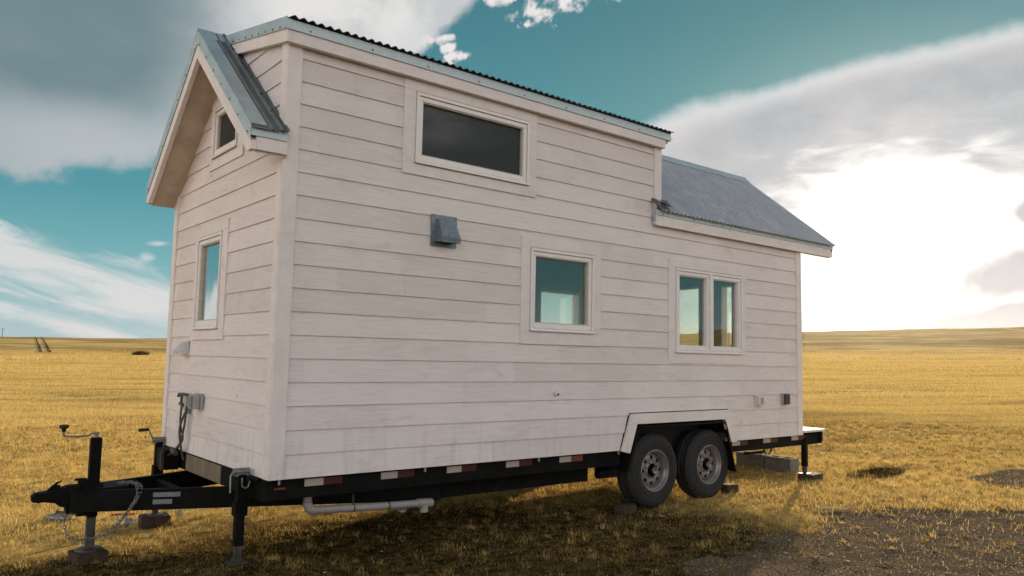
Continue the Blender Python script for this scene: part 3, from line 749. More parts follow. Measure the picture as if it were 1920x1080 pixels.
# far window frame + rear door frame
mb = MB(); fn = lambda u, v, n: (u, WID + n, v)
ring(mb, fn, FW[0] - .03, FW[1] + .03, FW[2] - .03, FW[3] + .03, .04, -.12, .014, .003); fw_ = part('window', mb, M['vinyl'], label='window in the far side wall seen through the square window')
mb = MB(); ubox(mb, fn, FW[0], FW[1], FW[2], FW[3], -.03, -.026); part('pane', mb, M['clear'], fw_)
mb = MB(); fn = lambda u, v, n: (LEN + n, u, v)
for q_ in RD: ring(mb, fn, q_[0] - .05, q_[1] + .05, q_[2] - .05, q_[3] + .05, .06, -.12, .01, .003)
dr_ = part('door', mb, M['vinyl'], label='glazed rear door seen only through the windows')
mb = MB()
for q_ in RD: ubox(mb, fn, q_[0], q_[1], q_[2], q_[3], -.03, -.026)
part('pane', mb, M['clear'], dr_)

# ---- roofs
def corr(mb, x0, x1, P0, P1, per=.0677, amp=.009, nv=2, axis='x', thick=.003):
    """corrugated sheet: waves along x between lines P(y,z)0 (eave) and P1 (ridge)"""
    per_n = 8; nseg = int((x1 - x0) / per * per_n)
    d = Vector((0, P1[0] - P0[0], P1[1] - P0[1])).normalized(); nrm = Vector((0, -d.z, d.y))
    if nrm.z < 0: nrm = -nrm
    vs = []
    for j in range(nv + 1):
        y = P0[0] + (P1[0] - P0[0]) * j / nv; z = P0[1] + (P1[1] - P0[1]) * j / nv
        for i in range(nseg + 1):
            x = x0 + (x1 - x0) * i / nseg; a = amp * math.sin(2 * PI * (x - x0) / per)
            vs.append(Vector((x, y, z)) + nrm * a)
    m_ = nseg + 1
    fs = [(j * m_ + i, j * m_ + i + 1, (j + 1) * m_ + i + 1, (j + 1) * m_ + i) for j in range(nv) for i in range(nseg)]
    mb.add(vs, fs, True)
    vb = [v - nrm * thick for v in vs]; mb.add(vb, fs, True)
    mb.add(vs[:m_] + vb[:m_], [(i, i + 1, m_ + i + 1, m_ + i) for i in range(nseg)])
YE = -.05
def zr(y): return ZR - SLOPE * abs(y - YR)
# dormer roof
mb = MB(); corr(mb, -.03, 4.125, (-.105, 3.218), (YR, 3.478)); part('dormer_roof', mb, M['roof'], recalc=False)
# rear gable, near slope + far slope (full length)
mb = MB(); corr(mb, 3.96, 7.37, (YE - .045, zr(YE - .045) + .012), (YR, ZR + .002)); part('rear_roof', mb, M['roof_rear'], recalc=False)
mb = MB(); corr(mb, -.25, 7.37, (2 * YR - YE + .03, zr(YE - .03) + .010), (YR, ZR + .002)); part('far_roof', mb, M['roof'], recalc=False)
# underlay decks close the gaps
mb = MB()
for (x0, x1, ya, yb) in ((XD, LEN + .69, YE, YR), (-.24, LEN + .69, YR, 2 * YR - YE), (-.24, .0, YE, YR)):
    pa, pb = (ya, zr(ya) - .012), (yb, zr(yb) - .012)
    mb.add([(x0, pa[0], pa[1]), (x1, pa[0], pa[1]), (x1, pb[0], pb[1]), (x0, pb[0], pb[1]),
            (x0, pa[0], pa[1] - .06), (x1, pa[0], pa[1] - .06), (x1, pb[0], pb[1] - .06), (x0, pb[0], pb[1] - .06)],
           [(0, 1, 2, 3), (4, 5, 6, 7), (0, 1, 5, 4), (2, 3, 7, 6), (0, 3, 7, 4), (1, 2, 6, 5)])
mb.add([(.0, -.05, 3.19), (4.08, -.05, 3.19), (4.08, YR, 3.455), (.0, YR, 3.455), (.0, -.05, 3.10), (4.08, -.05, 3.10), (4.08, YR, 3.38), (.0, YR, 3.38)],
       [(0, 1, 2, 3), (4, 5, 6, 7), (0, 1, 5, 4), (2, 3, 7, 6), (0, 3, 7, 4), (1, 2, 6, 5)])
part('roof_deck', mb, M['soffit'])
# front gable overhang: standing ribs on flat metal
mb = MB(); x0, x1 = -.262, .0
prof = [(-.262, .004), (-.135, .004), (-.128, .016), (-.118, .016), (-.111, .004), (-.075, .004), (-.066, .024), (-.046, .026), (-.036, .004), (-.022, .006), (-.012, .020), (-.002, .022)]
def slope_pt(y, off): return (y - off * SLOPE / math.hypot(1, SLOPE) * (1 if y < YR else -1), zr(y) + off / math.hypot(1, SLOPE))
for (ya, yb) in ((YE - .03, YR),):
    vs = []
    for y in (ya, yb):
        for (x, o_) in prof:
            yy, z_ = slope_pt(y, o_); vs.append((x, yy if y == ya else YR, z_ if y == ya else ZR + o_ * 1.28))
    n_ = len(prof); mb.add(vs, [(i, i + 1, n_ + i + 1, n_ + i) for i in range(n_ - 1)])
    vs2 = [(x, y, z - .004) for x, y, z in vs]; mb.add(vs2, [(i, i + 1, n_ + i + 1, n_ + i) for i in range(n_ - 1)])
    mb.add(vs[:n_] + vs2[:n_], [(i, i + 1, n_ + i + 1, n_ + i) for i in range(n_ - 1)])
part('front_roof', mb, M['roof'], recalc=False)
# ridge caps
def ridge(mb, x0, x1, w, lift):
    for s in (-1, 1):
        za = zr(YR + s * w) + lift
        vs = [(x0, YR, ZR + lift + .012), (x1, YR, ZR + lift + .012), (x1, YR + s * w, za), (x0, YR + s * w, za)]
        vs += [(a, c, d - .004) for a, c, d in vs]; mb.add(vs, [(0, 1, 2, 3), (4, 5, 6, 7), (2, 3, 7, 6), (0, 3, 7, 4), (1, 2, 6, 5)])
mb = MB(); ridge(mb, -.266, .03, .10, .010); mb.mark(); ridge(mb, XD + .02, 7.38, .11, .018)
mb.mark(); mb.add([(-.03, YR - .16, 3.46), (4.13, YR - .16, 3.46), (4.13, YR, 3.502), (-.03, YR, 3.502)], [(0, 1, 2, 3)])
part('ridge_cap', mb, M['flash'], recalc=False)
# rake flashing + rake boards (front and rear)
ze0 = zr(YE)
def rake(mb, x, dx_, z_top, z_bot, ext=.0, y_near=YE, y_far=2 * YR - YE, e0=.012):
    for (ya, yb) in ((y_near, YR), (y_far, YR)):
        vs = [(x, ya, zr(ya) - z_top), (x, yb, ZR - z_top), (x, yb, ZR - z_bot), (x, ya, zr(ya) - z_bot)]
        zc = ze0 - .168
        if z_bot > .168:
            yc = YR + (ya - YR) / abs(ya - YR) * (ZR - z_bot - zc) / SLOPE
            vs = [vs[0], vs[1], vs[2], (x, yc, zc), (x, ya, zc)]
        n_ = len(vs); vs += [(x + dx_, b_, c_) for _, b_, c_ in vs]
        mb.add(vs, [tuple(range(n_)), tuple(range(2 * n_ - 1, n_ - 1, -1))] + [(i, (i + 1) % n_, (i + 1) % n_ + n_, i + n_) for i in range(n_)])
mb = MB(); rake(mb, -.262, -.003, -.006, .112)
# top leg of the rake flashing
for (xa, xb) in ((-.265, -.15), (7.24, 7.363)):
    if xa > 0: mb.mark(); rake(mb, 7.36, .003, -.006, .112)
    for (ya) in (YE, 2 * YR - YE):
        mb.add([(xa, ya, zr(ya) + .009), (xb, ya, zr(ya) + .009), (xb, YR, ZR + .010), (xa, YR, ZR + .010)], [(0, 1, 2, 3)])
part('rake_flashing', mb, M['flash'], recalc=False)
mb = MB(); rake(mb, -.258, .036, .112, .232); mb.mark(); rake(mb, 7.356, -.036, .105, .232)
part('rake_board', mb, M['trim'])
# soffits under the sloping overhangs
mb = MB()
for (xa, xb) in ((-.222, .004), (LEN, 7.32)):
    mb.mark()
    for ya in (YE + .02, 2 * YR - YE - .02):
        zo = .20
        vs = [(xa, ya, zr(ya) - zo), (xb, ya, zr(ya) - zo), (xb, YR, ZR - zo), (xa, YR, ZR - zo)]; vs += [(a, c, d + .02) for a, c, d in vs]
        mb.add(vs, [(0, 1, 2, 3), (7, 6, 5, 4), (0, 1, 5, 4), (2, 3, 7, 6), (0, 3, 7, 4), (1, 2, 6, 5)])
part('soffit', mb, M['soffit'])
# eave fascias
ze = zr(YE)   # 2.405
mb = MB()
mb.box(-.222, .0, YE, YE + .034, ze - .168, ze - .075, None, .003)                  # front return, near
mb.mark(); mb.box(-.222, 7.32, 2 * YR - YE - .034, 2 * YR - YE, ze - .168, ze - .03, None, .003)
mb.mark(); mb.box(3.90, 7.32, YE - .002, -.0135, ze - .168, ze - .066, None, .003)
mb.box(3.90, 7.32, YE - .004, YE + .03, ze - .172, ze - .160)
mb.mark(); mb.box(-.0130, 4.032, -.062, -.016, 3.045, 3.1375, None, .002)                         # dormer eave
part('eave_fascia', mb, M['trim'])
mb = MB()
def fr_f(y): return 3.138 + .208 * (y + .062)
vs = [(-.045, -.062, 3.045), (-.045, 1.20, fr_f(1.20) - .093), (-.045, 1.20, fr_f(1.20)), (-.045, -.062, 3.138)]
vs += [(-.0135, b_, c_) for _, b_, c_ in vs]
mb.add(vs, [(0, 1, 2, 3), (7, 6, 5, 4), (0, 1, 5, 4), (2, 3, 7, 6), (0, 3, 7, 4), (1, 2, 6, 5)])
mb.mark(); vs = [(4.065, -.016, 3.05), (4.065, 1.0, fr_f(1.0) - .093), (4.065, 1.0, fr_f(1.0)), (4.065, -.016, 3.138)]
vs += [(4.033, b_, c_) for _, b_, c_ in vs]
mb.add(vs, [(0, 1, 2, 3), (7, 6, 5, 4), (0, 1, 5, 4), (2, 3, 7, 6), (0, 3, 7, 4), (1, 2, 6, 5)])
part('dormer_fascia', mb, M['trim'])
# metal drip edges
mb = MB()
mb.box(-.0495, 4.0995, -.073, -.068, 3.134, 3.205)
vs = [(-.055, -.073, 3.134), (-.055, 1.22, fr_f(1.22) - .004), (-.055, 1.22, fr_f(1.22) + .085), (-.055, -.073, 3.222)]
vs += [(-.050, b_, c_) for _, b_, c_ in vs]
mb.add(vs, [(0, 1, 2, 3), (7, 6, 5, 4), (0, 1, 5, 4), (2, 3, 7, 6), (0, 3, 7, 4), (1, 2, 6, 5)])
vs = [(4.105, -.073, 3.125), (4.105, 1.05, fr_f(1.05) - .01), (4.105, 1.05, fr_f(1.05) + .085), (4.105, -.073, 3.222)]
vs += [(4.100, b_, c_) for _, b_, c_ in vs]
mb.add(vs, [(0, 1, 2, 3), (7, 6, 5, 4), (0, 1, 5, 4), (2, 3, 7, 6), (0, 3, 7, 4), (1, 2, 6, 5)])
mb.mark(); mb.box(-.262, -.002, -.058, -.053, ze - .075, ze - .012)
mb.mark(); mb.box(3.895, 7.36, -.060, -.055, ze - .068, ze - .018)
mb.mark(); mb.box(-.262, 7.36, 2 * YR + .053, 2 * YR + .058, ze - .068, ze - .01)
# closed end of the rear eave + bent flashing where the two roofs meet
mb.box(3.890, 3.8945, -.060, -.014, ze - .12, ze + .04)
mb.mark(); mb.box(4.034, 4.037, -.05, 1.1, 2.42, 2.47)
part('drip_edge', mb, M['flash'])
mb = MB()
for i in range(9):
    a0, a1 = PI * i / 9, PI * (i + 1) / 9
    mb.add([(3.93 + .05 * math.cos(a0), -.09, 2.44 + .022 * math.sin(a0)), (3.93 + .05 * math.cos(a1), -.09, 2.44 + .022 * math.sin(a1)),
            (3.93 + .05 * math.cos(a1), .0, 2.50 + .022 * math.sin(a1)), (3.93 + .05 * math.cos(a0), .0, 2.50 + .022 * math.sin(a0))], [(0, 1, 2, 3)], True)
mb.add([(3.98, -.10, 2.425), (4.10, -.10, 2.43), (4.12, -.02, 2.50), (3.99, -.02, 2.49)], [(0, 1, 2, 3)])
mb.add([(3.99, -.085, 2.462), (4.07, -.10, 2.448), (4.09, -.03, 2.512), (4.0, -.02, 2.51)], [(0, 1, 2, 3)])
part('eave_end_flashing', mb, M['roof'], recalc=False)
mb = MB()
for i in range(7):
    y = YE + .06 + i * .20
    for s in (0, 1):
        yy = y if s == 0 else 2 * YR - y
        if y < YR: mb.mark(); z = zr(yy) - .088; mb.box(-.270, -.264, yy - .006, yy + .006, z - .006, z + .006, None, .0015)
for i in range(9): x = .12 + i * .5; mb.mark(); mb.box(x - .006, x + .006, -.078, -.072, 3.150, 3.162, None, .0015)
for i in range(8): y = .05 + i * .14; mb.mark(); mb.box(-.060, -.054, y - .006, y + .006, fr_f(y) + .008, fr_f(y) + .02, None, .0015)
for i in range(7): x = 4.0 + i * .5; mb.mark(); mb.box(x - .006, x + .006, -.065, -.059, ze - .06, ze - .048, None, .0015)
for i in range(5):
    y = .15 + i * .22; yy, z = slope_pt(y, .028); mb.mark(); mb.box(-.062, -.05, yy - .006, yy + .006, z - .003, z + .006)
part('roof_screw', mb, M['screw'])

# ---- things on the long side
vent = empty('exhaust_vent', (1.36, -.02, 1.87) ); vent.parent = house; vent.location = Vector((1.36, -.02, 1.87)) - base_of(house); vent['label'] = 'galvanised square hood vent on the long side'
mb = MB(); ubox(mb, S_, 1.230, 1.480, 1.738, 1.994, .005, .012, .0015)
for (u, v) in ((1.25, 1.975), (1.36, 1.978), (1.46, 1.975), (1.25, 1.87), (1.25, 1.76), (1.46, 1.76)): ubox(mb, S_, u - .006, u + .006, v - .006, v + .006, .012, .017)
part('back_plate', mb, M['galv'], vent)
mb = MB()
A_ = [(1.272, 1.955, .012), (1.438, 1.955, .012), (1.444, 1.765, .105), (1.266, 1.765, .105)]
B_ = [(1.272, 1.955, .012), (1.438, 1.955, .012), (1.444, 1.775, .012), (1.266, 1.775, .012)]
P_ = [Vector(S_(*q_)) for q_ in ((1.276, 1.96, .012), (1.436, 1.96, .012), (1.434, 1.945, .052), (1.278, 1.945, .052), (1.446, 1.80, .122), (1.264, 1.80, .122), (1.446, 1.762, .118), (1.264, 1.762, .118), (1.446, 1.775, .012), (1.264, 1.775, .012))]
mb.add(P_, [(0, 1, 2, 3), (3, 2, 4, 5), (5, 4, 6, 7), (0, 3, 5, 7, 9), (1, 8, 6, 4, 2)])
part('hood', mb, M['galv'], vent, recalc=False)
mb = MB(); ubox(mb, S_, 1.29, 1.42, 1.775, 1.90, .013, .03); part('flap', mb, M['dark'], vent)
mb = MB()
mb.lathe([(0, .03), (.020, .028), (.026, .02), (.028, .004)], lambda a, c, h: (2.61 + a, -h, .556 + c), 20); part('water_inlet', mb, M['wplastic'])
mb = MB(); mb.lathe([(0, .034), (.008, .033), (.010, .026)], lambda a, c, h: (2.614 + a, -h, .545 + c), 12); part('inlet_plug', mb, M['dark'])
ob = MB(); ubox(ob, S_, 5.675, 5.80, .362, .500, .002, .012, .003); ubox(ob, S_, 5.70, 5.79, .375, .488, .013, .045, .006)
o1 = part('outlet_box', ob, M['wplastic'], label='white plastic outlet cover on the long side'); ob = MB(); ubox(ob, S_, 5.735, 5.785, .395, .468, .046, .054, .002); part('lid', ob, M['plastic'], o1)
ob = MB(); ubox(ob, S_, 6.215, 6.33, .375, .508, .002, .032, .004); o2 = part('outlet_box', ob, M['plastic'], label='grey weatherproof outlet cover at the rear corner')
ob = MB(); ubox(ob, S_, 6.222, 6.27, .382, .500, .033, .060, .004); ubox(ob, S_, 6.276, 6.324, .382, .500, .033, .056, .004); part('lid', ob, M['clamp'], o2)

# ---- things on the front wall
fv = empty('exhaust_vent'); fv.parent = house; fv.location = Vector((-.02, 1.98, .89)) - base_of(house); fv['label'] = 'small bright hood vent on the hitch end wall'
mb = MB(); ubox(mb, F_, 1.90, 2.05, .815, .955, .005, .010, .0015); part('back_plate', mb, M['bright'], fv)
P_ = [Vector(F_(*q_)) for q_ in ((1.915, .948, .010), (2.035, .948, .010), (2.035, .94, .03), (1.915, .94, .03), (2.04, .855, .105), (1.91, .855, .105), (2.04, .835, .10), (1.91, .835, .10), (2.035, .84, .010), (1.915, .84, .010))]
mb = MB(); mb.add(P_, [(0, 1, 2, 3), (3, 2, 4, 5), (5, 4, 6, 7), (0, 3, 5, 7, 9), (1, 8, 6, 4, 2)]); part('hood', mb, M['bright'], fv, recalc=False)
pb = MB(); ubox(pb, F_, 1.43, 1.60, .385, .515, .002, .03, .004); ubox(pb, F_, 1.44, 1.585, .39, .505, .031, .085, .006)
pbx = part('power_inlet_box', pb, M['plastic'])
pb = MB(); ubox(pb, F_, 1.455, 1.57, .40, .495, .086, .095, .003); part('lid', pb, M['galv'], pbx)
gb = MB(); ubox(gb, F_, 1.73, 1.83, .36, .50, .002, .05, .006); ubox(gb, F_, 1.745, 1.80, .33, .36, .01, .045, .004)
gbx = part('gas_regulator', gb, M['plastic'])
gb = MB(); gb.tube([F_(1.70, .49, .05), F_(1.80, .495, .055), F_(1.93, .49, .055), F_(1.95, .47, .055)], .013, 8); gb.tube([F_(1.87, .49, .05), F_(1.88, .40, .05)], .012, 8)
gb.tube([F_(1.90, .41, .05), F_(1.80, .40, .05)], .016, 8); part('hose_fitting', gb, M['cable'], gbx)
def cat(pts, n=24):
    pts = [Vector(p) for p in pts]; out = []
    pp = [pts[0] * 2 - pts[1]] + pts + [pts[-1] * 2 - pts[-2]]
    for i in range(1, len(pp) - 2):
        for k in range(n // (len(pts) - 1) + 1):
            t = k / (n // (len(pts) - 1) + 1); a, b_, c, d = pp[i - 1:i + 3]
            out.append(.5 * ((2 * b_) + (c - a) * t + (2 * a - 5 * b_ + 4 * c - d) * t * t + (3 * b_ - a - 3 * c + d) * t ** 3))
    out.append(pts[-1]); return out
mb = MB()
mb.tube(cat([F_(1.86, .40, .05), F_(1.84, .25, .06), F_(1.78, .12, .05), F_(1.87, .02, .07), F_(1.95, -.03, .08)]), .009, 8)
mb.tube(cat([F_(1.72, .40, .05), F_(1.76, .22, .05), F_(1.82, .08, .06), F_(1.90, .0, .09), F_(1.98, -.05, .12)]), .009, 8)
mb.tube(cat([F_(1.79, .34, .04), F_(1.81, .20, .07), F_(1.80, .02, .05), F_(1.79, -.06, .03)]), .010, 8)
part('hanging_hoses', mb, M['cable'])

# ================================================================== TRAILER
mb = MB()
def ibeam(mb, x0, x1, y, z0, z1, w=.06, t=.008):
    mb.box(x0, x1, y, y + w, z1 - t, z1); mb.box(x0, x1, y, y + w, z0, z0 + t); mb.box(x0, x1, y, y + t, z0 + t, z1 - t)
for y in (.045, WID - .10):
    ibeam(mb, .0, 3.50, y, -.145, -.006); ibeam(mb, 5.25, 7.13, y, -.130, -.006)
mb.box(3.50, 5.25, .40, .46, -.145, -.006); mb.box(3.50, 5.25, WID - .46, WID - .40, -.145, -.006)
for i in range(9): x = .55 + i * .75; mb.box(x, x + .05, .11, WID - .11, -.10, -.03)
mb.box(7.07, 7.13, .11, WID - .11, -.13, -.006)
part('chassis', mb, M['black'])
mb = MB(); mb.box(-.004, .035, .05, WID - .05, -.150, -.006); part('front_cross_member', mb, M['black'])
mb = MB(); mb.box(-.012, -.0055, .92, 1.78, -.145, -.010); part('plywood_plate', mb, M['tan'])
# A-frame drawbar
def member(mb, P0, P1, z0, z1, w=.05):
    d = Vector((P1[0] - P0[0], P1[1] - P0[1], 0)); L = d.length; a = math.atan2(d.y, d.x)
    T_ = Matrix.Translation((P0[0], P0[1], 0)) @ Matrix.Rotation(a, 4, 'Z')
    mb.box(0, L, -w / 2, w / 2, z1 - .009, z1, T_); mb.box(0, L, -w / 2, w / 2, z0, z0 + .009, T_); mb.box(0, L, -.006, .006, z0 + .009, z1 - .009, T_)
    mb.box(0, L, w / 2 - .008, w / 2, z0 + .009, z1 - .009, T_) if P1[1] > P0[1] else mb.box(0, L, -w / 2, -w / 2 + .008, z0 + .009, z1 - .009, T_)
NA0, NA1 = (-.97, 1.19), (1.50, .17); FA0, FA1 = (-.97, 1.36), (1.50, 2.38)
mb = MB(); member(mb, NA0, NA1, -.298, -.148); member(mb, FA0, FA1, -.298, -.148)
mb.box(-.90, -.60, 1.13, 1.42, -.148, -.138); mb.box(-.62, -.52, 1.13, 1.42, -.296, -.286)
mb.box(-.30, -.24, .91, 1.65, -.27, -.18)
mb.box(1.47, 3.22, .20, .26, -.292, -.150); mb.box(1.47, 3.22, .27, WID - .3, -.26, -.152)
mb.box(3.30, 3.56, .12, .17, -.27, -.150); mb.box(3.30, 3.42, .12, .17, -.20, -.12)
part('drawbar', mb, M['black'])
# coupler
mb = MB()
side = [(-1.20, -.215), (-1.205, -.18), (-1.185, -.160), (-1.14, -.155), (-1.06, -.145), (-.98, -.120), (-.90, -.120), (-.90, -.31), (-.985, -.315), (-.99, -.27), (-1.03, -.262), (-1.06, -.235), (-1.13, -.222), (-1.165, -.225)]
mb.prism(side, lambda a, c, t: (a, t, c), 1.235, 1.315)
mb.tube([(-1.10, 1.275, -.15), (-1.075, 1.275, -.125), (-1.05, 1.275, -.10), (-1.02, 1.275, -.085)], [.014, .012, .008, .005], 8)
mb.box(-1.07, -1.03, 1.255, 1.295, -.145, -.115)
mb.box(-.93, -.86, 1.16, 1.39, -.33, -.298)
part('coupler', mb, M['black'])
# decals and small lights
def on_member(mb, t0, t1, z0, z1, off=.032):
    a = Vector((*NA0, 0)); c = Vector((*NA1, 0)); d = (c - a); n_ = Vector((d.y, -d.x, 0)).normalized(); n_ = n_ if n_.y < 0 else -n_
    p, q_ = a + d * t0 + n_ * off, a + d * t1 + n_ * off
    mb.add([(p.x, p.y, z0), (q_.x, q_.y, z0), (q_.x, q_.y, z1), (p.x, p.y, z1), (p.x - n_.x * .003, p.y - n_.y * .003, z0), (q_.x - n_.x * .003, q_.y - n_.y * .003, z0), (q_.x - n_.x * .003, q_.y - n_.y * .003, z1), (p.x - n_.x * .003, p.y - n_.y * .003, z1)],
           [(0, 1, 2, 3), (4, 5, 6, 7), (0, 1, 5, 4), (2, 3, 7, 6), (0, 3, 7, 4), (1, 2, 6, 5)])
mb = MB(); on_member(mb, .203, .272, -.205, -.172); part('sticker', mb, M['sticker'])
mb = MB(); on_member(mb, .203, .252, -.256, -.222); part('sticker', mb, M['sticker'])
mb = MB(); mb.box(.055, .135, .036, .044, -.075, -.062, None, .001); part('marker_light', mb, M['rorange'])
mb = MB(); on_member(mb, .505, .535, -.195, -.180); part('marker_light', mb, M['rorange'])
# reflective tape, white + red pairs
for x in (.276, .886, 1.483, 2.090, 2.705):
    mb = MB(); mb.box(x, x + .142, .040, .0445, -.068, -.018); part('reflector', mb, M['rwhite'])
    mb = MB(); mb.box(x + .143, x + .29, .0405, .0445, -.068, -.018); part('reflector', mb, M['rred'] if x < 2.6 else M['rorange'])
for x in (5.306, 5.906, 6.50):
    mb = MB(); mb.box(x, x + .142, .040, .0445, -.062, -.012); part('reflector', mb, M['rwhite'])
    mb = MB(); mb.box(x + .143, x + .29, .0405, .0445, -.062, -.012); part('reflector', mb, M['rred'])
mb = MB()
for x in (.075, 1.255, 2.43, 3.44): mb.mark(); mb.box(x - .006, x + .006, .004, .018, -.036, .0)
part('tie_down_stud', mb, M['pvc'])
# drain pipe
mb = MB()
mb.tube([(.355, .15, -.10), (.355, .15, -.195)], .031, 14)
mb.tube([(.355, .15, -.195), (.357, .15, -.225), (.368, .15, -.246), (.388, .15, -.258), (.42, .15, -.262)], .034, 14)
mb.tube([(.42, .15, -.262), (1.02, .155, -.292), (1.30, .155, -.302)], .029, 14)
mb.tube([(1.29, .155, -.302), (1.42, .155, -.308)], .036, 14); mb.tube([(1.35, .155, -.308), (1.35, .155, -.375)], .033, 14)
mb.tube([(1.16, .24, -.33), (1.23, .24, -.345)], .03, 12); mb.tube([(1.20, .24, -.33), (1.20, .24, -.37)], [.022, .034], 12)
dp = part('drain_pipe', mb, M['pvc'])
mb = MB()
for (x, z) in ((.72, -.277), (1.02, -.292)): mb.mark(); mb.tube([(x - .006, .155, z), (x + .006, .155, z)], .032, 14)
mb.mark(); mb.tube([(.72, .155, -.25), (.72, .155, -.18)], .007, 6); mb.mark(); mb.tube([(.355, .15, -.194), (.355, .15, -.198)], .0345, 14); part('pipe_strap', mb, M['clamp'], dp)
# wheel arch: trim, black fender, dark well
mb = MB()
o4 = [(3.448, -.006), (3.580, .344), (5.156, .344), (5.284, -.006)]; i4 = [(3.555, -.03), (3.655, .245), (5.075, .245), (5.190, -.006)]
for k in range(3):
    mb.prism([o4[k], o4[k + 1], i4[k + 1], i4[k]], S_, -.01, .036)
part('wheel_arch_trim', mb, M['trim'])
mb = MB()   # dark strip standing in for the shadow line round the trim
o5 = [(3.438, -.006), (3.573, .353), (5.163, .353), (5.294, -.006)]
for k in range(3): mb.prism([o5[k], o5[k + 1], o4[k + 1], o4[k]], S_, -.012, .006)
part('wheel_arch_shadow_line', mb, M['dark'])
mb = MB()
fp = [(3.52, -.20), (3.60, .0), (3.672, .205), (3.69, .225), (5.03, .228), (5.075, .222), (5.11, .19), (5.16, .02), (5.24, -.22), (5.27, -.33)]
for (a, c) in zip(fp[:-1], fp[1:]):
    mb.add([S_(a[0], a[1], .030), S_(c[0], c[1], .030), S_(c[0], c[1], -.36), S_(a[0], a[1], -.36)], [(0, 1, 2, 3)], False)
    n_ = Vector((-(c[1] - a[1]), c[0] - a[0])).normalized() * .022
    mb.add([S_(a[0], a[1], .032), S_(c[0], c[1], .032), S_(c[0] - n_.x, c[1] - n_.y, .032), S_(a[0] - n_.x, a[1] - n_.y, .032)], [(0, 1, 2, 3)])
part('fender', mb, M['black'], recalc=False)
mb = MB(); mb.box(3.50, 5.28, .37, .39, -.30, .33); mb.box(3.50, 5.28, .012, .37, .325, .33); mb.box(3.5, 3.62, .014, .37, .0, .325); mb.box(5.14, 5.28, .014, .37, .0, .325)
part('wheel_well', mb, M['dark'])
# axles, springs
mb = MB()
for cx in (4.02, 4.905):
    mb.mark(); mb.tube([(cx, .10, -.238), (cx, WID - .10, -.238)], .032, 12)
    for yy in (.42, WID - .42):
        mb.tube([(cx - .36, yy, -.15), (cx - .18, yy, -.19), (cx, yy, -.205), (cx + .18, yy, -.19), (cx + .36, yy, -.15)], .016, 6)
        mb.box(cx - .04, cx + .04, yy - .05, yy + .05, -.27, -.16)
part('axle', mb, M['black'])
# wheels
def wheel(cx, y0, mirror=False):
    s = -1 if mirror else 1
    w = empty('wheel'); w.parent = house; w.location = Vector((cx, y0 + s * .11, -.238)) - base_of(house)
    fn = lambda a, c, h: (cx + a, y0 + s * h, -.238 + c)
    mb = MB(); Rt = .372
    pr = [(.205, .010), (.222, .004), (.245, .002), (.285, -.003), (.315, -.002), (.338, .006), (.352, .018), (.362, .030), (Rt, .040)]
    hs = [.058, .060, .070, .092, .094, .104, .126, .128, .138, .158]
    prof = pr[:]
    for i, h_ in enumerate(hs): prof.append((Rt if i % 4 in (0, 3) else Rt - .008, h_))
    prof += [(.362, .192), (.345, .208), (.30, .222), (.245, .219), (.205, .212)]
    n_ = len(prof); seg = 120; vs = []
    for k in range(seg):
        a_ = 2 * PI * k / seg
        for (r_, h_) in prof:
            rr = r_ - (.006 if (k % 3 == 0 and r_ > .345) else 0)
            vs.append(fn(rr * math.cos(a_), rr * math.sin(a_), h_))
    mb.add(vs, [(k * n_ + i, ((k + 1) % seg) * n_ + i, ((k + 1) % seg) * n_ + i + 1, k * n_ + i + 1) for k in range(seg) for i in range(n_ - 1)], True)
    for rr_ in (.262, .300): mb.lathe([(rr_ - .003, -.002), (rr_ - .001, -.0055), (rr_ + .001, -.0055), (rr_ + .003, -.002)], fn, 96)
    part('tyre', mb, M['tyre'], w)
    mb = MB()
    mb.lathe([(.206, .030), (.212, .012), (.207, .002), (.200, .001), (.195, .008), (.192, .024), (.186, .032), (.178, .036), (.174, .055), (.168, .085)], fn, 96)
    mb.lathe([(.206, .03), (.19, .10), (.19, .2)], fn, 64)
    # disc with hand holes
    rings_ = [.172, .163, .152, .141, .130, .119, .108, .098, .090, .080, .066]
    dep = [.084, .074, .066, .061, .058, .056, .056, .058, .062, .060, .048]
    seg = 128; vs = [fn(r_ * math.cos(2 * PI * k / seg), r_ * math.sin(2 * PI * k / seg), dep[j]) for j, r_ in enumerate(rings_) for k in range(seg)]
    fs = []
    for j in range(len(rings_) - 1):
        rm = (rings_[j] + rings_[j + 1]) / 2
        for k in range(seg):
            am = 2 * PI * (k + .5) / seg; q_ = round(am / (2 * PI / 8)) * 2 * PI / 8
            if ((rm - .130) / .0185) ** 2 + ((am - q_) * rm / .019) ** 2 < 1: continue
            fs.append((j * seg + k, j * seg + (k + 1) % seg, (j + 1) * seg + (k + 1) % seg, (j + 1) * seg + k))
    mb.add(vs, fs, True)
    part('rim', mb, M['rim'], w, recalc=False)
    mb = MB(); mb.lathe([(.188, .12), (.0, .12)], fn, 32); part('brake_drum', mb, M['dark'], w)
    mb = MB()
    mb.lathe([(.066, .050), (.060, .062), (.045, .07)], fn, 32)
    mb.lathe([(.045, .07), (.044, .028), (.040, .020), (.036, .018)], fn, 32)
    part('hub', mb, M['black'], w)
    mb = MB(); mb.lathe([(.036, .018), (.034, .004), (.030, -.001), (.026, .002), (.0, .006)], fn, 32)
    for k in range(8):
        a_ = 2 * PI * (k + .5) / 8; cxk, czk = .078 * math.cos(a_), .078 * math.sin(a_)
        mb.lathe([(0, .038), (.007, .040), (.009, .046), (.010, .064)], lambda a, c, h: fn(a + cxk, c + czk, h), 6, False)
    part('hub_cap', mb, M['chrome'], w)
    return w
for cx in (4.02, 4.905):
    wheel(cx, .045); wheel(cx, WID - .045, True)
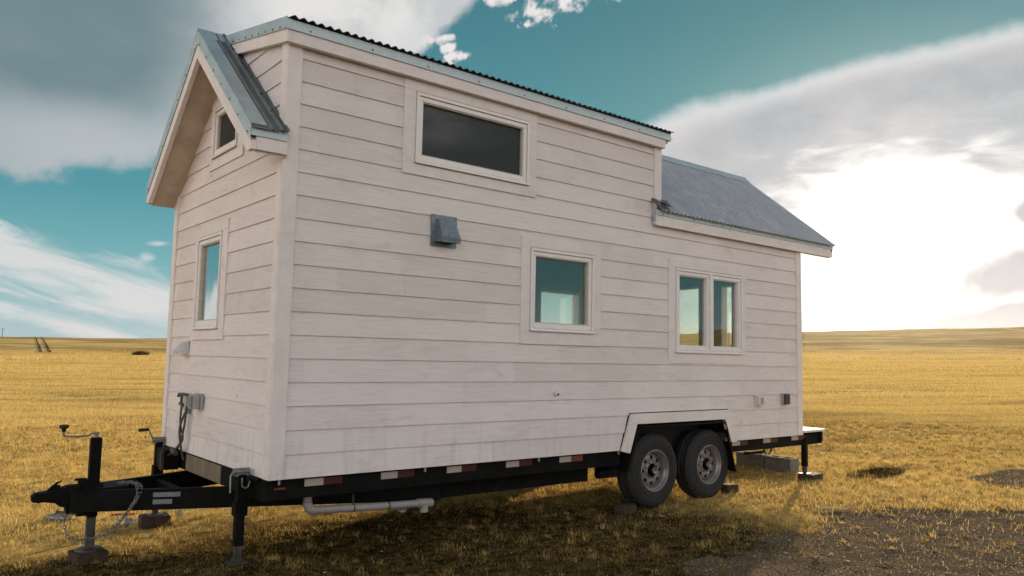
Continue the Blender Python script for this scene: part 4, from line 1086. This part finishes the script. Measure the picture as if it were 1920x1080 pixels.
# ---- jacks
def jack(x, y, ztop, zfoot, stow, label, rot=0.0, tube_bot=None, head=True):
    j = empty('jack_leg'); j.parent = house; j.location = Vector((x, y, zfoot)) - base_of(house); j['label'] = label
    r = .030; tb = tube_bot if tube_bot else zfoot + .14
    mb = MB(); mb.box(x - r, x + r, y - r, y + r, tb, ztop, None, .004)
    (mb.box(x - r - .012, x + r + .012, y - r - .010, y + r + .010, -.27, -.18) if head else None); part('outer_tube', mb, M['black'], j)
    mb = MB(); mb.box(x - .023, x + .023, y - .023, y + .023, zfoot + .01, tb, None, .003)
    mb.box(x - .065, x + .065, y - .06, y + .06, zfoot, zfoot + .008, None, .002); mb.box(x - .008, x + .008, y - .028, y + .028, zfoot + .05, zfoot + .066)
    part('foot', mb, M['dullsteel'], j)
    if not head: return j
    mb = MB(); mb.tube([(x - .055, y, ztop + .018), (x + .055, y, ztop + .018)], .026, 14); mb.box(x - .045, x + .045, y - .024, y + .024, ztop - .012, ztop + .012)
    part('gear_head', mb, M['chrome'], j)
    cr = MB()
    if stow:
        cr.tube([(x - .045, y - .03, ztop + .02), (x - .075, y - .035, ztop + .02), (x - .088, y - .04, ztop), (x - .088, y - .045, ztop - .115)], .0065, 8)
        cr.tube([(x - .01, y - .045, ztop - .02), (x - .01, y - .05, ztop - .075), (x + .012, y - .05, ztop - .092), (x + .035, y - .05, ztop - .08), (x + .045, y - .05, ztop - .045)], .0065, 8)
        ck = part('crank', cr, M['chrome'], j)
    else:
        cr.tube([(x - .05, y, ztop + .02), (x - .065, y, ztop + .05), (x - .095, y, ztop + .115)], .006, 8); ck = part('crank', cr, M['chrome'], j)
        g = MB(); g.tube([(x - .095, y, ztop + .115), (x - .18, y, ztop + .112)], .015, 10); part('grip', g, M['grip'], ck)
    return j
jack(-.080, .30, .012, -.592, True, 'near landing jack leg standing on the dirt', tube_bot=-.475)
jack(-.055, 2.46, .030, -.625, False, 'far landing jack leg with its crank handle raised', tube_bot=-.52)
jack(6.80, .05, -.05, -.480, True, 'rear corner jack leg standing on a timber block', tube_bot=-.39, head=False)
mb = MB(); mb.box(-.06, .0, 2.40, 2.52, -.13, -.02); mb.mark(); mb.box(-.06, -.0045, .25, .35, -.13, -.03); mb.mark(); mb.tube([(-.045, .22, .0), (-.02, .14, -.02)], .016, 8); part('jack_bracket', mb, M['black'])
tj = empty('tongue_jack'); tj.parent = house; tj.location = Vector((-.815, 1.275, -.6)) - base_of(house)
x, y = -.815, 1.275
mb = MB(); mb.box(x - .036, x + .036, y - .036, y + .036, -.36, .212, None, .006); mb.box(x - .08, x + .06, y - .055, y + .055, -.138, -.118)
mb.box(x - .10, x - .04, y - .012, y + .012, -.118, -.085); mb.box(x - .12, x - .05, y - .018, y + .018, -.092, -.078); part('outer_tube', mb, M['black'], tj)
mb = MB(); mb.box(x - .029, x + .029, y - .029, y + .029, -.585, -.36, None, .004)
mb.lathe([(0, -.575), (.045, -.575), (.085, -.583), (.095, -.592), (.095, -.598), (0, -.598)], lambda a, c, h: (x + a, y + c, h), 28)
part('foot', mb, M['dullsteel'], tj)
mb = MB(); mb.tube([(x, y, .205), (x, y, .25)], .012, 10); mb.box(x - .018, x + .018, y - .018, y + .018, .236, .252, None, .003)
mb.tube(cat([(x + .02, y, .243), (x - .03, y, .243), (x - .06, y, .228), (x - .15, y, .226), (x - .205, y, .232), (x - .215, y, .245), (x - .215, y, .275)], 36), .0065, 8)
ck = part('crank', mb, M['chrome'], tj)
mb = MB(); mb.lathe([(0, .262), (.012, .262), (.015, .285), (.030, .292), (.034, .302), (.030, .312), (.0, .316)], lambda a, c, h: (x - .215 + a, y + c, h), 20); part('knob', mb, M['grip'], ck)
# ---- safety chain draped over the drawbar
def chain(pts, step=.028):
    mb = MB(); pts = [Vector(p) for p in cat(pts, 60)]; acc = 0; k = 0
    L = [0]
    for a, c in zip(pts[:-1], pts[1:]): L.append(L[-1] + (c - a).length)
    n_ = int(L[-1] / step)
    for i in range(n_):
        t = (i + .5) * step; j = max(q_ for q_ in range(len(L)) if L[q_] <= t); j = min(j, len(pts) - 2)
        p = pts[j].lerp(pts[j + 1], (t - L[j]) / max(1e-6, L[j + 1] - L[j])); d = (pts[j + 1] - pts[j]).normalized()
        a = d.orthogonal().normalized(); a = Matrix.Rotation(PI / 2 * (i % 2) + .5, 3, d) @ a
        ring_ = []
        for q_ in range(12):
            th = 2 * PI * q_ / 12; ring_.append(p + d * (.019 * math.cos(th)) + a * (.010 * math.sin(th)))
        ring_.append(ring_[0]); mb.tube(ring_, .0032, 5, False)
    return mb
part('safety_chain', chain([(-.66, 1.20, -.12), (-.60, 1.14, -.115), (-.575, 1.04, -.125), (-.585, .985, -.20), (-.66, .97, -.32), (-.74, 1.0, -.43), (-.86, 1.05, -.47), (-.98, 1.10, -.46), (-1.0, 1.2, -.36), (-.95, 1.25, -.30)]), M['chrome'])
part('safety_chain', chain([(-.64, 1.22, -.12), (-.56, 1.14, -.118), (-.545, 1.02, -.145), (-.60, .975, -.24), (-.69, .985, -.36), (-.76, 1.02, -.42)]), M['chrome'])
# winch / battery box at the far front corner
mb = MB(); mb.box(-.14, -.01, 1.95, 2.20, -.16, .01, None, .01); bx = part('battery_box', mb, M['black'])
mb = MB(); mb.box(-.165, -.142, 1.95, 2.01, -.16, .01, None, .006); part('strap', mb, M['wood'], bx)
mb = MB(); mb.tube([(-.10, 1.88, .02), (-.10, 1.78, .0)], .022, 10); part('coiled_plug', mb, M['cable'])
# rear deck + bumper bits
mb = MB()
for i in range(4): mb.box(LEN + .016 + i * .135, LEN + .016 + i * .135 + .131, .0, WID, .022, .052, None, .003)
part('rear_deck', mb, M['deck'])
mb = MB(); mb.box(6.70, 7.10, .11, .15, -.006, .020); mb.box(7.13, 7.16, .02, WID - .02, -.125, .018); part('rear_beam', mb, M['black'])
mb = MB(); mb.tube([(7.17, .05, .015), (7.22, .05, .012), (7.225, .05, -.10), (7.17, .05, -.105)], .008, 6); mb.tube([(7.0, .02, -.14), (7.12, .02, -.15), (7.17, .02, -.158), (7.12, .02, -.165)], .006, 6)
part('light_bracket', mb, M['clamp'])
mb = MB(); mb.tube(cat([(6.30, .3, -.12), (6.32, .3, -.20), (6.36, .3, -.235)]), .010, 6); mb.tube(cat([(6.47, .3, -.12), (6.47, .3, -.20), (6.43, .3, -.235)]), .010, 6); mb.box(6.28, 6.49, .27, .33, -.175, -.13)
mb.box(5.95, 6.33, .30, .34, -.225, -.205); part('spring_hanger', mb, M['black'])

# ================================================================== THINGS ROUND THE TRAILER
def gz(x, y): return float(gheight(x, y))
def block(x, y, z, rot, size=(.39, .19, .19), holes=True):
    o_ = empty('cinder_block', (x, y, z)); return o_
def cinder(x, y, z, rot, label):
    mb = MB(); L_, W_, H = .395, .195, .195; t = .032
    mb.box(-L_ / 2, L_ / 2, -W_ / 2, -W_ / 2 + t, 0, H, None, .003); mb.box(-L_ / 2, L_ / 2, W_ / 2 - t, W_ / 2, 0, H, None, .003)
    for xx in (-L_ / 2, -t / 2, L_ / 2 - t): mb.box(xx + .001, xx + t - .001, -W_ / 2 + t, W_ / 2 - t, .001, H - .001)
    o = obj('cinder_block', mb, M['concrete']); o.location = (x, y, z); o.rotation_euler = rot
    tag(o, label, 'cinder block', 'concrete blocks behind the rear wheels'); return o
cinder(7.27, .66, gz(7.27, .66) - .01, (0, 0, R(88)), 'nearest concrete block lying under the rear deck edge')
cinder(7.25, 1.08, gz(7.25, 1.08) - .01, (0, 0, R(93)), 'concrete block touching the far end of the nearest block')
cinder(6.90, 1.55, gz(6.9, 1.55) + .0, (0, 0, R(80)), 'bluish concrete block in the dark behind the wheels')
def timber(x, y, z, sx, sy, sz, rot, label, group=None, name='wood_block', catg='wood block', m_=None):
    mb = MB(); mb.box(-sx / 2, sx / 2, -sy / 2, sy / 2, 0, sz, None, .006)
    for i in range(2): mb.box(-sx / 2 + .004, sx / 2 - .004, -sy / 2 - .002, -sy / 2 + .002, sz * (.3 + .3 * i), sz * (.32 + .3 * i))
    o = obj(name, mb, m_ or M['wood']); o.location = (x, y, z); o.rotation_euler = (0, 0, rot); tag(o, label, catg, group); return o
timber(-.82, 1.27, -.72, .21, .20, .122, .15, 'dark timber block under the tongue jack foot', 'timber blocks under the jacks')
timber(-.055, 2.46, gz(-.055, 2.46) - .02, .24, .20, -.625 - gz(-.055, 2.46) + .02, -.1, 'timber block under the far jack leg', 'timber blocks under the jacks')
timber(6.90, .03, gz(6.9, .03) - .02, .30, .20, -.48 - gz(6.9, .03) + .02, .12, 'timber block under the rear corner jack', 'timber blocks under the jacks')
timber(3.66, .12, gz(3.66, .12) - .01, .22, .11, .095, .1, 'wooden chock wedged before the front wheel', 'wheel chocks', 'wheel_chock', 'wheel chock')
timber(5.36, .12, gz(5.36, .12) - .01, .18, .11, .10, -.1, 'wooden chock wedged behind the rear wheel', 'wheel chocks', 'wheel_chock', 'wheel chock')
# litter
def bottle(x, y, rot, L_, r, label, m_):
    z = gz(x, y) + r * .9; mb = MB()
    fn = lambda a, c, h: (x + math.cos(rot) * h - math.sin(rot) * a, y + math.sin(rot) * h + math.cos(rot) * a, z + c)
    mb.lathe([(0, 0), (r * .8, 0), (r, .01), (r * .93, L_ * .2), (r, L_ * .3), (r * .92, L_ * .45), (r, L_ * .6), (r * .8, L_ * .75), (r * .4, L_ * .9), (r * .35, L_)], fn, 20)
    o = obj('plastic_bottle', mb, m_); tag(o, label, 'bottle'); 
    mb = MB(); mb.lathe([(r * .38, L_), (r * .38, L_ + .015), (0, L_ + .015)], fn, 14); c_ = obj('cap', mb, M['plastic'], o)
    mb = MB(); mb.lathe([(r * 1.01, L_ * .34), (r * 1.01, L_ * .56)], fn, 20); c_ = obj('bottle_label', mb, M['sticker'], o)
    return o
bottle(-.33, 2.66, -.5, .24, .036, 'crumpled clear plastic bottle lying left of the jack block', M['clear'])
bottle(-.78, 3.25, -.65, .22, .034, 'silver and dark drink bottle on the dirt behind the coupler', M['chrome'])
mb = MB(); cx, cy = .18, 2.50; z = gz(cx, cy)
mb.lathe([(.0, .0), (.030, .0), (.042, .11), (.045, .112), (.041, .108), (.029, .006)], lambda a, c, h: (cx + a * (1 + .15 * math.sin(9 * h * 8)), cy + c * .9 + h * .25, z + h), 18)
o = obj('plastic_cup', mb, M['clear']); tag(o, 'clear crumpled plastic cup in the sun beneath the drawbar', 'cup')
rr = random.Random(4); mb = MB()
def crumple(mb, cx, cy, sx, sy, amp, n=7, rot=0):
    vs = []
    for i in range(n):
        for j in range(n):
            a = (i / (n - 1) - .5) * sx; c = (j / (n - 1) - .5) * sy; xx = cx + a * math.cos(rot) - c * math.sin(rot); yy = cy + a * math.sin(rot) + c * math.cos(rot)
            vs.append((xx, yy, gz(xx, yy) + .012 + rr.random() * amp))
    fs = [(i * n + j, (i + 1) * n + j, (i + 1) * n + j + 1, i * n + j + 1) for i in range(n - 1) for j in range(n - 1)]
    mb.add(vs, fs); vb = [(a, c, d - .002) for a, c, d in vs]; mb.add(vb, fs)
crumple(mb, -.20, 3.02, .22, .07, .03, rot=-.6); o = obj('wrapper', mb, simple('red_foil', (.30, .03, .04), .4, .2, .3, 40, 0)); tag(o, 'torn red wrapper lying under the drawbar', 'wrapper')
mb = MB(); crumple(mb, -.60, 3.35, .25, .12, .05, rot=-.6); o = obj('wrapper', mb, simple('dark_foil', (.06, .05, .06), .4, .3, .4, 40, 0)); tag(o, 'dark crumpled bag beside the silver bottle', 'wrapper')
mb = MB(); sx_, sy_ = 5.33, -1.10
zs_ = max(gz(sx_ + t * .09, sy_ - t * .075) for t in (-1.2, -.6, 0, .6, 1.2)) + .012
mb.tube([(sx_ - .115, sy_ + .09, zs_ + .004), (sx_ - .03, sy_ + .028, zs_ + .008), (sx_ + .05, sy_ - .045, zs_ + .004), (sx_ + .12, sy_ - .10, zs_)], [.011, .013, .012, .008], 8)
o = obj('stick', mb, simple('bleached_stick', (.42, .33, .20), .8, 0, .2, 20, .002)); tag(o, 'bleached stick lying on the dirt above the gravel', 'stick')
mb = MB(); cx, cy, z = 6.93, .62, .053
mb.lathe([(0, 0), (.036, 0), (.042, .05), (.046, .052), (.046, .060), (0, .062)], lambda a, c, h: (cx + a, cy + c, z + h), 24)
o = obj('plastic_tub', mb, M['wplastic']); tag(o, 'small white tub standing on the rear deck', 'tub')

# ---- scrubby clumps and clods
def clump(name, cx, cy, sx, sy, h, n, label, catg, tone, bl=.10, earth=True, group='dark clumps in the field'):
    root = empty(name, (cx, cy, gz(cx, cy))); tag(root, label, catg, group)
    if earth:
        N = 22; vs = []; fs = []
        for i in range(N + 1):
            for j in range(N + 1):
                a, c = (i / N - .5) * 2, (j / N - .5) * 2; r_ = math.hypot(a, c)
                xx, yy = cx + a * sx, cy + c * sy
                e = float(wave(xx * 1., yy * 1., 9, 3)); hh = h * max(0, 1 - r_ ** 1.6) * (1 + .5 * e) - (.02 if r_ > .9 else 0) - max(0, r_ - .9) * .1
                vs.append((xx - cx, yy - cy, gz(xx, yy) + hh + .004 - gz(cx, cy)))
        fs = [(i * (N + 1) + j, (i + 1) * (N + 1) + j, (i + 1) * (N + 1) + j + 1, i * (N + 1) + j + 1) for i in range(N) for j in range(N)]
        mb = MB(); mb.add(vs, fs, True); obj('earth', mb, M['soil'], root, False)
    th = np.random.uniform(0, 6.28, n); rr_ = np.sqrt(np.random.rand(n)) * .95
    px, py = cx + sx * rr_ * np.cos(th), cy + sy * rr_ * np.sin(th)
    pz = gheight(px, py) + (h * .6 * (1 - rr_ ** 1.6) if earth else 0)
    ps = np.stack([px - cx, py - cy, pz - gz(cx, cy)], -1)
    o = blade_mesh('blades', ps, np.random.uniform(0, 6.28, n), np.random.uniform(.1, 1.1, n), th + np.random.normal(0, .6, n), bl * np.random.uniform(.4, 1.3, n), .05 * bl * np.random.uniform(.7, 1.3, n), np.clip(np.random.normal(tone, .14, n), 0, 1), GM)
    o.parent = root
    return root
M['soil'] = simple('bare_soil', (.022, .017, .011), .95, 0, .45, 25, .02, 0.0)
clump('weed_clump', 7.95, -.28, .66, .24, .05, 2200, 'dark weedy clod of earth right of the rear jack', 'weeds', .05, .06)
clump('weed_clump', 10.4, 3.6, .9, .25, .06, 1500, 'long dark tuft of grass behind the rear deck', 'weeds', .42, .10, False)
clump('weed_clump', 13.2, 3.6, 1.2, .3, .07, 800, 'wide dull tuft in the sunlit field at right', 'weeds', .45, .11, False)
for i, (wx, wy, sx2, lab) in enumerate(((11.6, 1.9, .7, 'low weed tuft between the two long tufts in the right field'), (9.2, 2.2, .5, 'small round weed tuft just right of the rear deck'))):
    clump('weed_clump', wx, wy, sx2, .2, .05, 900, lab, 'weeds', .42, .09, False)
# mound of brush far out in the field
d_ = 230.; az_ = math.radians(76.35); bx_, by_ = CAM.x + d_ * math.cos(az_), CAM.y + d_ * math.sin(az_)
clump('brush_pile', bx_, by_, 2.3, 1.6, 1.0, 900, 'dark brush pile far out on the left field', 'brush', .05, .9)
# thin mast on the skyline at the left edge
d_ = 560.; az_ = math.radians(84.12); px_, py_ = CAM.x + d_ * math.cos(az_), CAM.y + d_ * math.sin(az_); pz_ = gz(px_, py_)
mast = empty('utility_pole', (px_, py_, pz_)); tag(mast, 'tiny utility pole on the skyline at the left edge', 'pole')
mb = MB(); mb.tube([(0, 0, -1), (0, 0, 5.4)], [.16, .11], 8); obj('pole', mb, M['wood'], mast)
mb = MB(); mb.box(-1.1, 1.1, -.06, .06, 4.6, 4.75); obj('crossarm', mb, M['wood'], mast)

# ---- thin golden air over the prairie
hb = MB(); hb.box(-2600, 2600, -2600, 2600, -75, 60)
hm = bpy.data.materials.new('haze_air'); hm.use_nodes = True; t = hm.node_tree; t.nodes.clear(); q = NB(t)
pv = q.n('ShaderNodeVolumePrincipled'); pv.inputs['Color'].default_value = (1, .95, .97, 1); pv.inputs['Density'].default_value = 0.00004; pv.inputs['Anisotropy'].default_value = .72
o_ = q.n('ShaderNodeOutputMaterial'); t.links.new(pv.outputs[0], o_.inputs['Volume'])
o = obj('haze', hb, hm); tag(o, 'thin golden haze over the far field', kind='stuff')
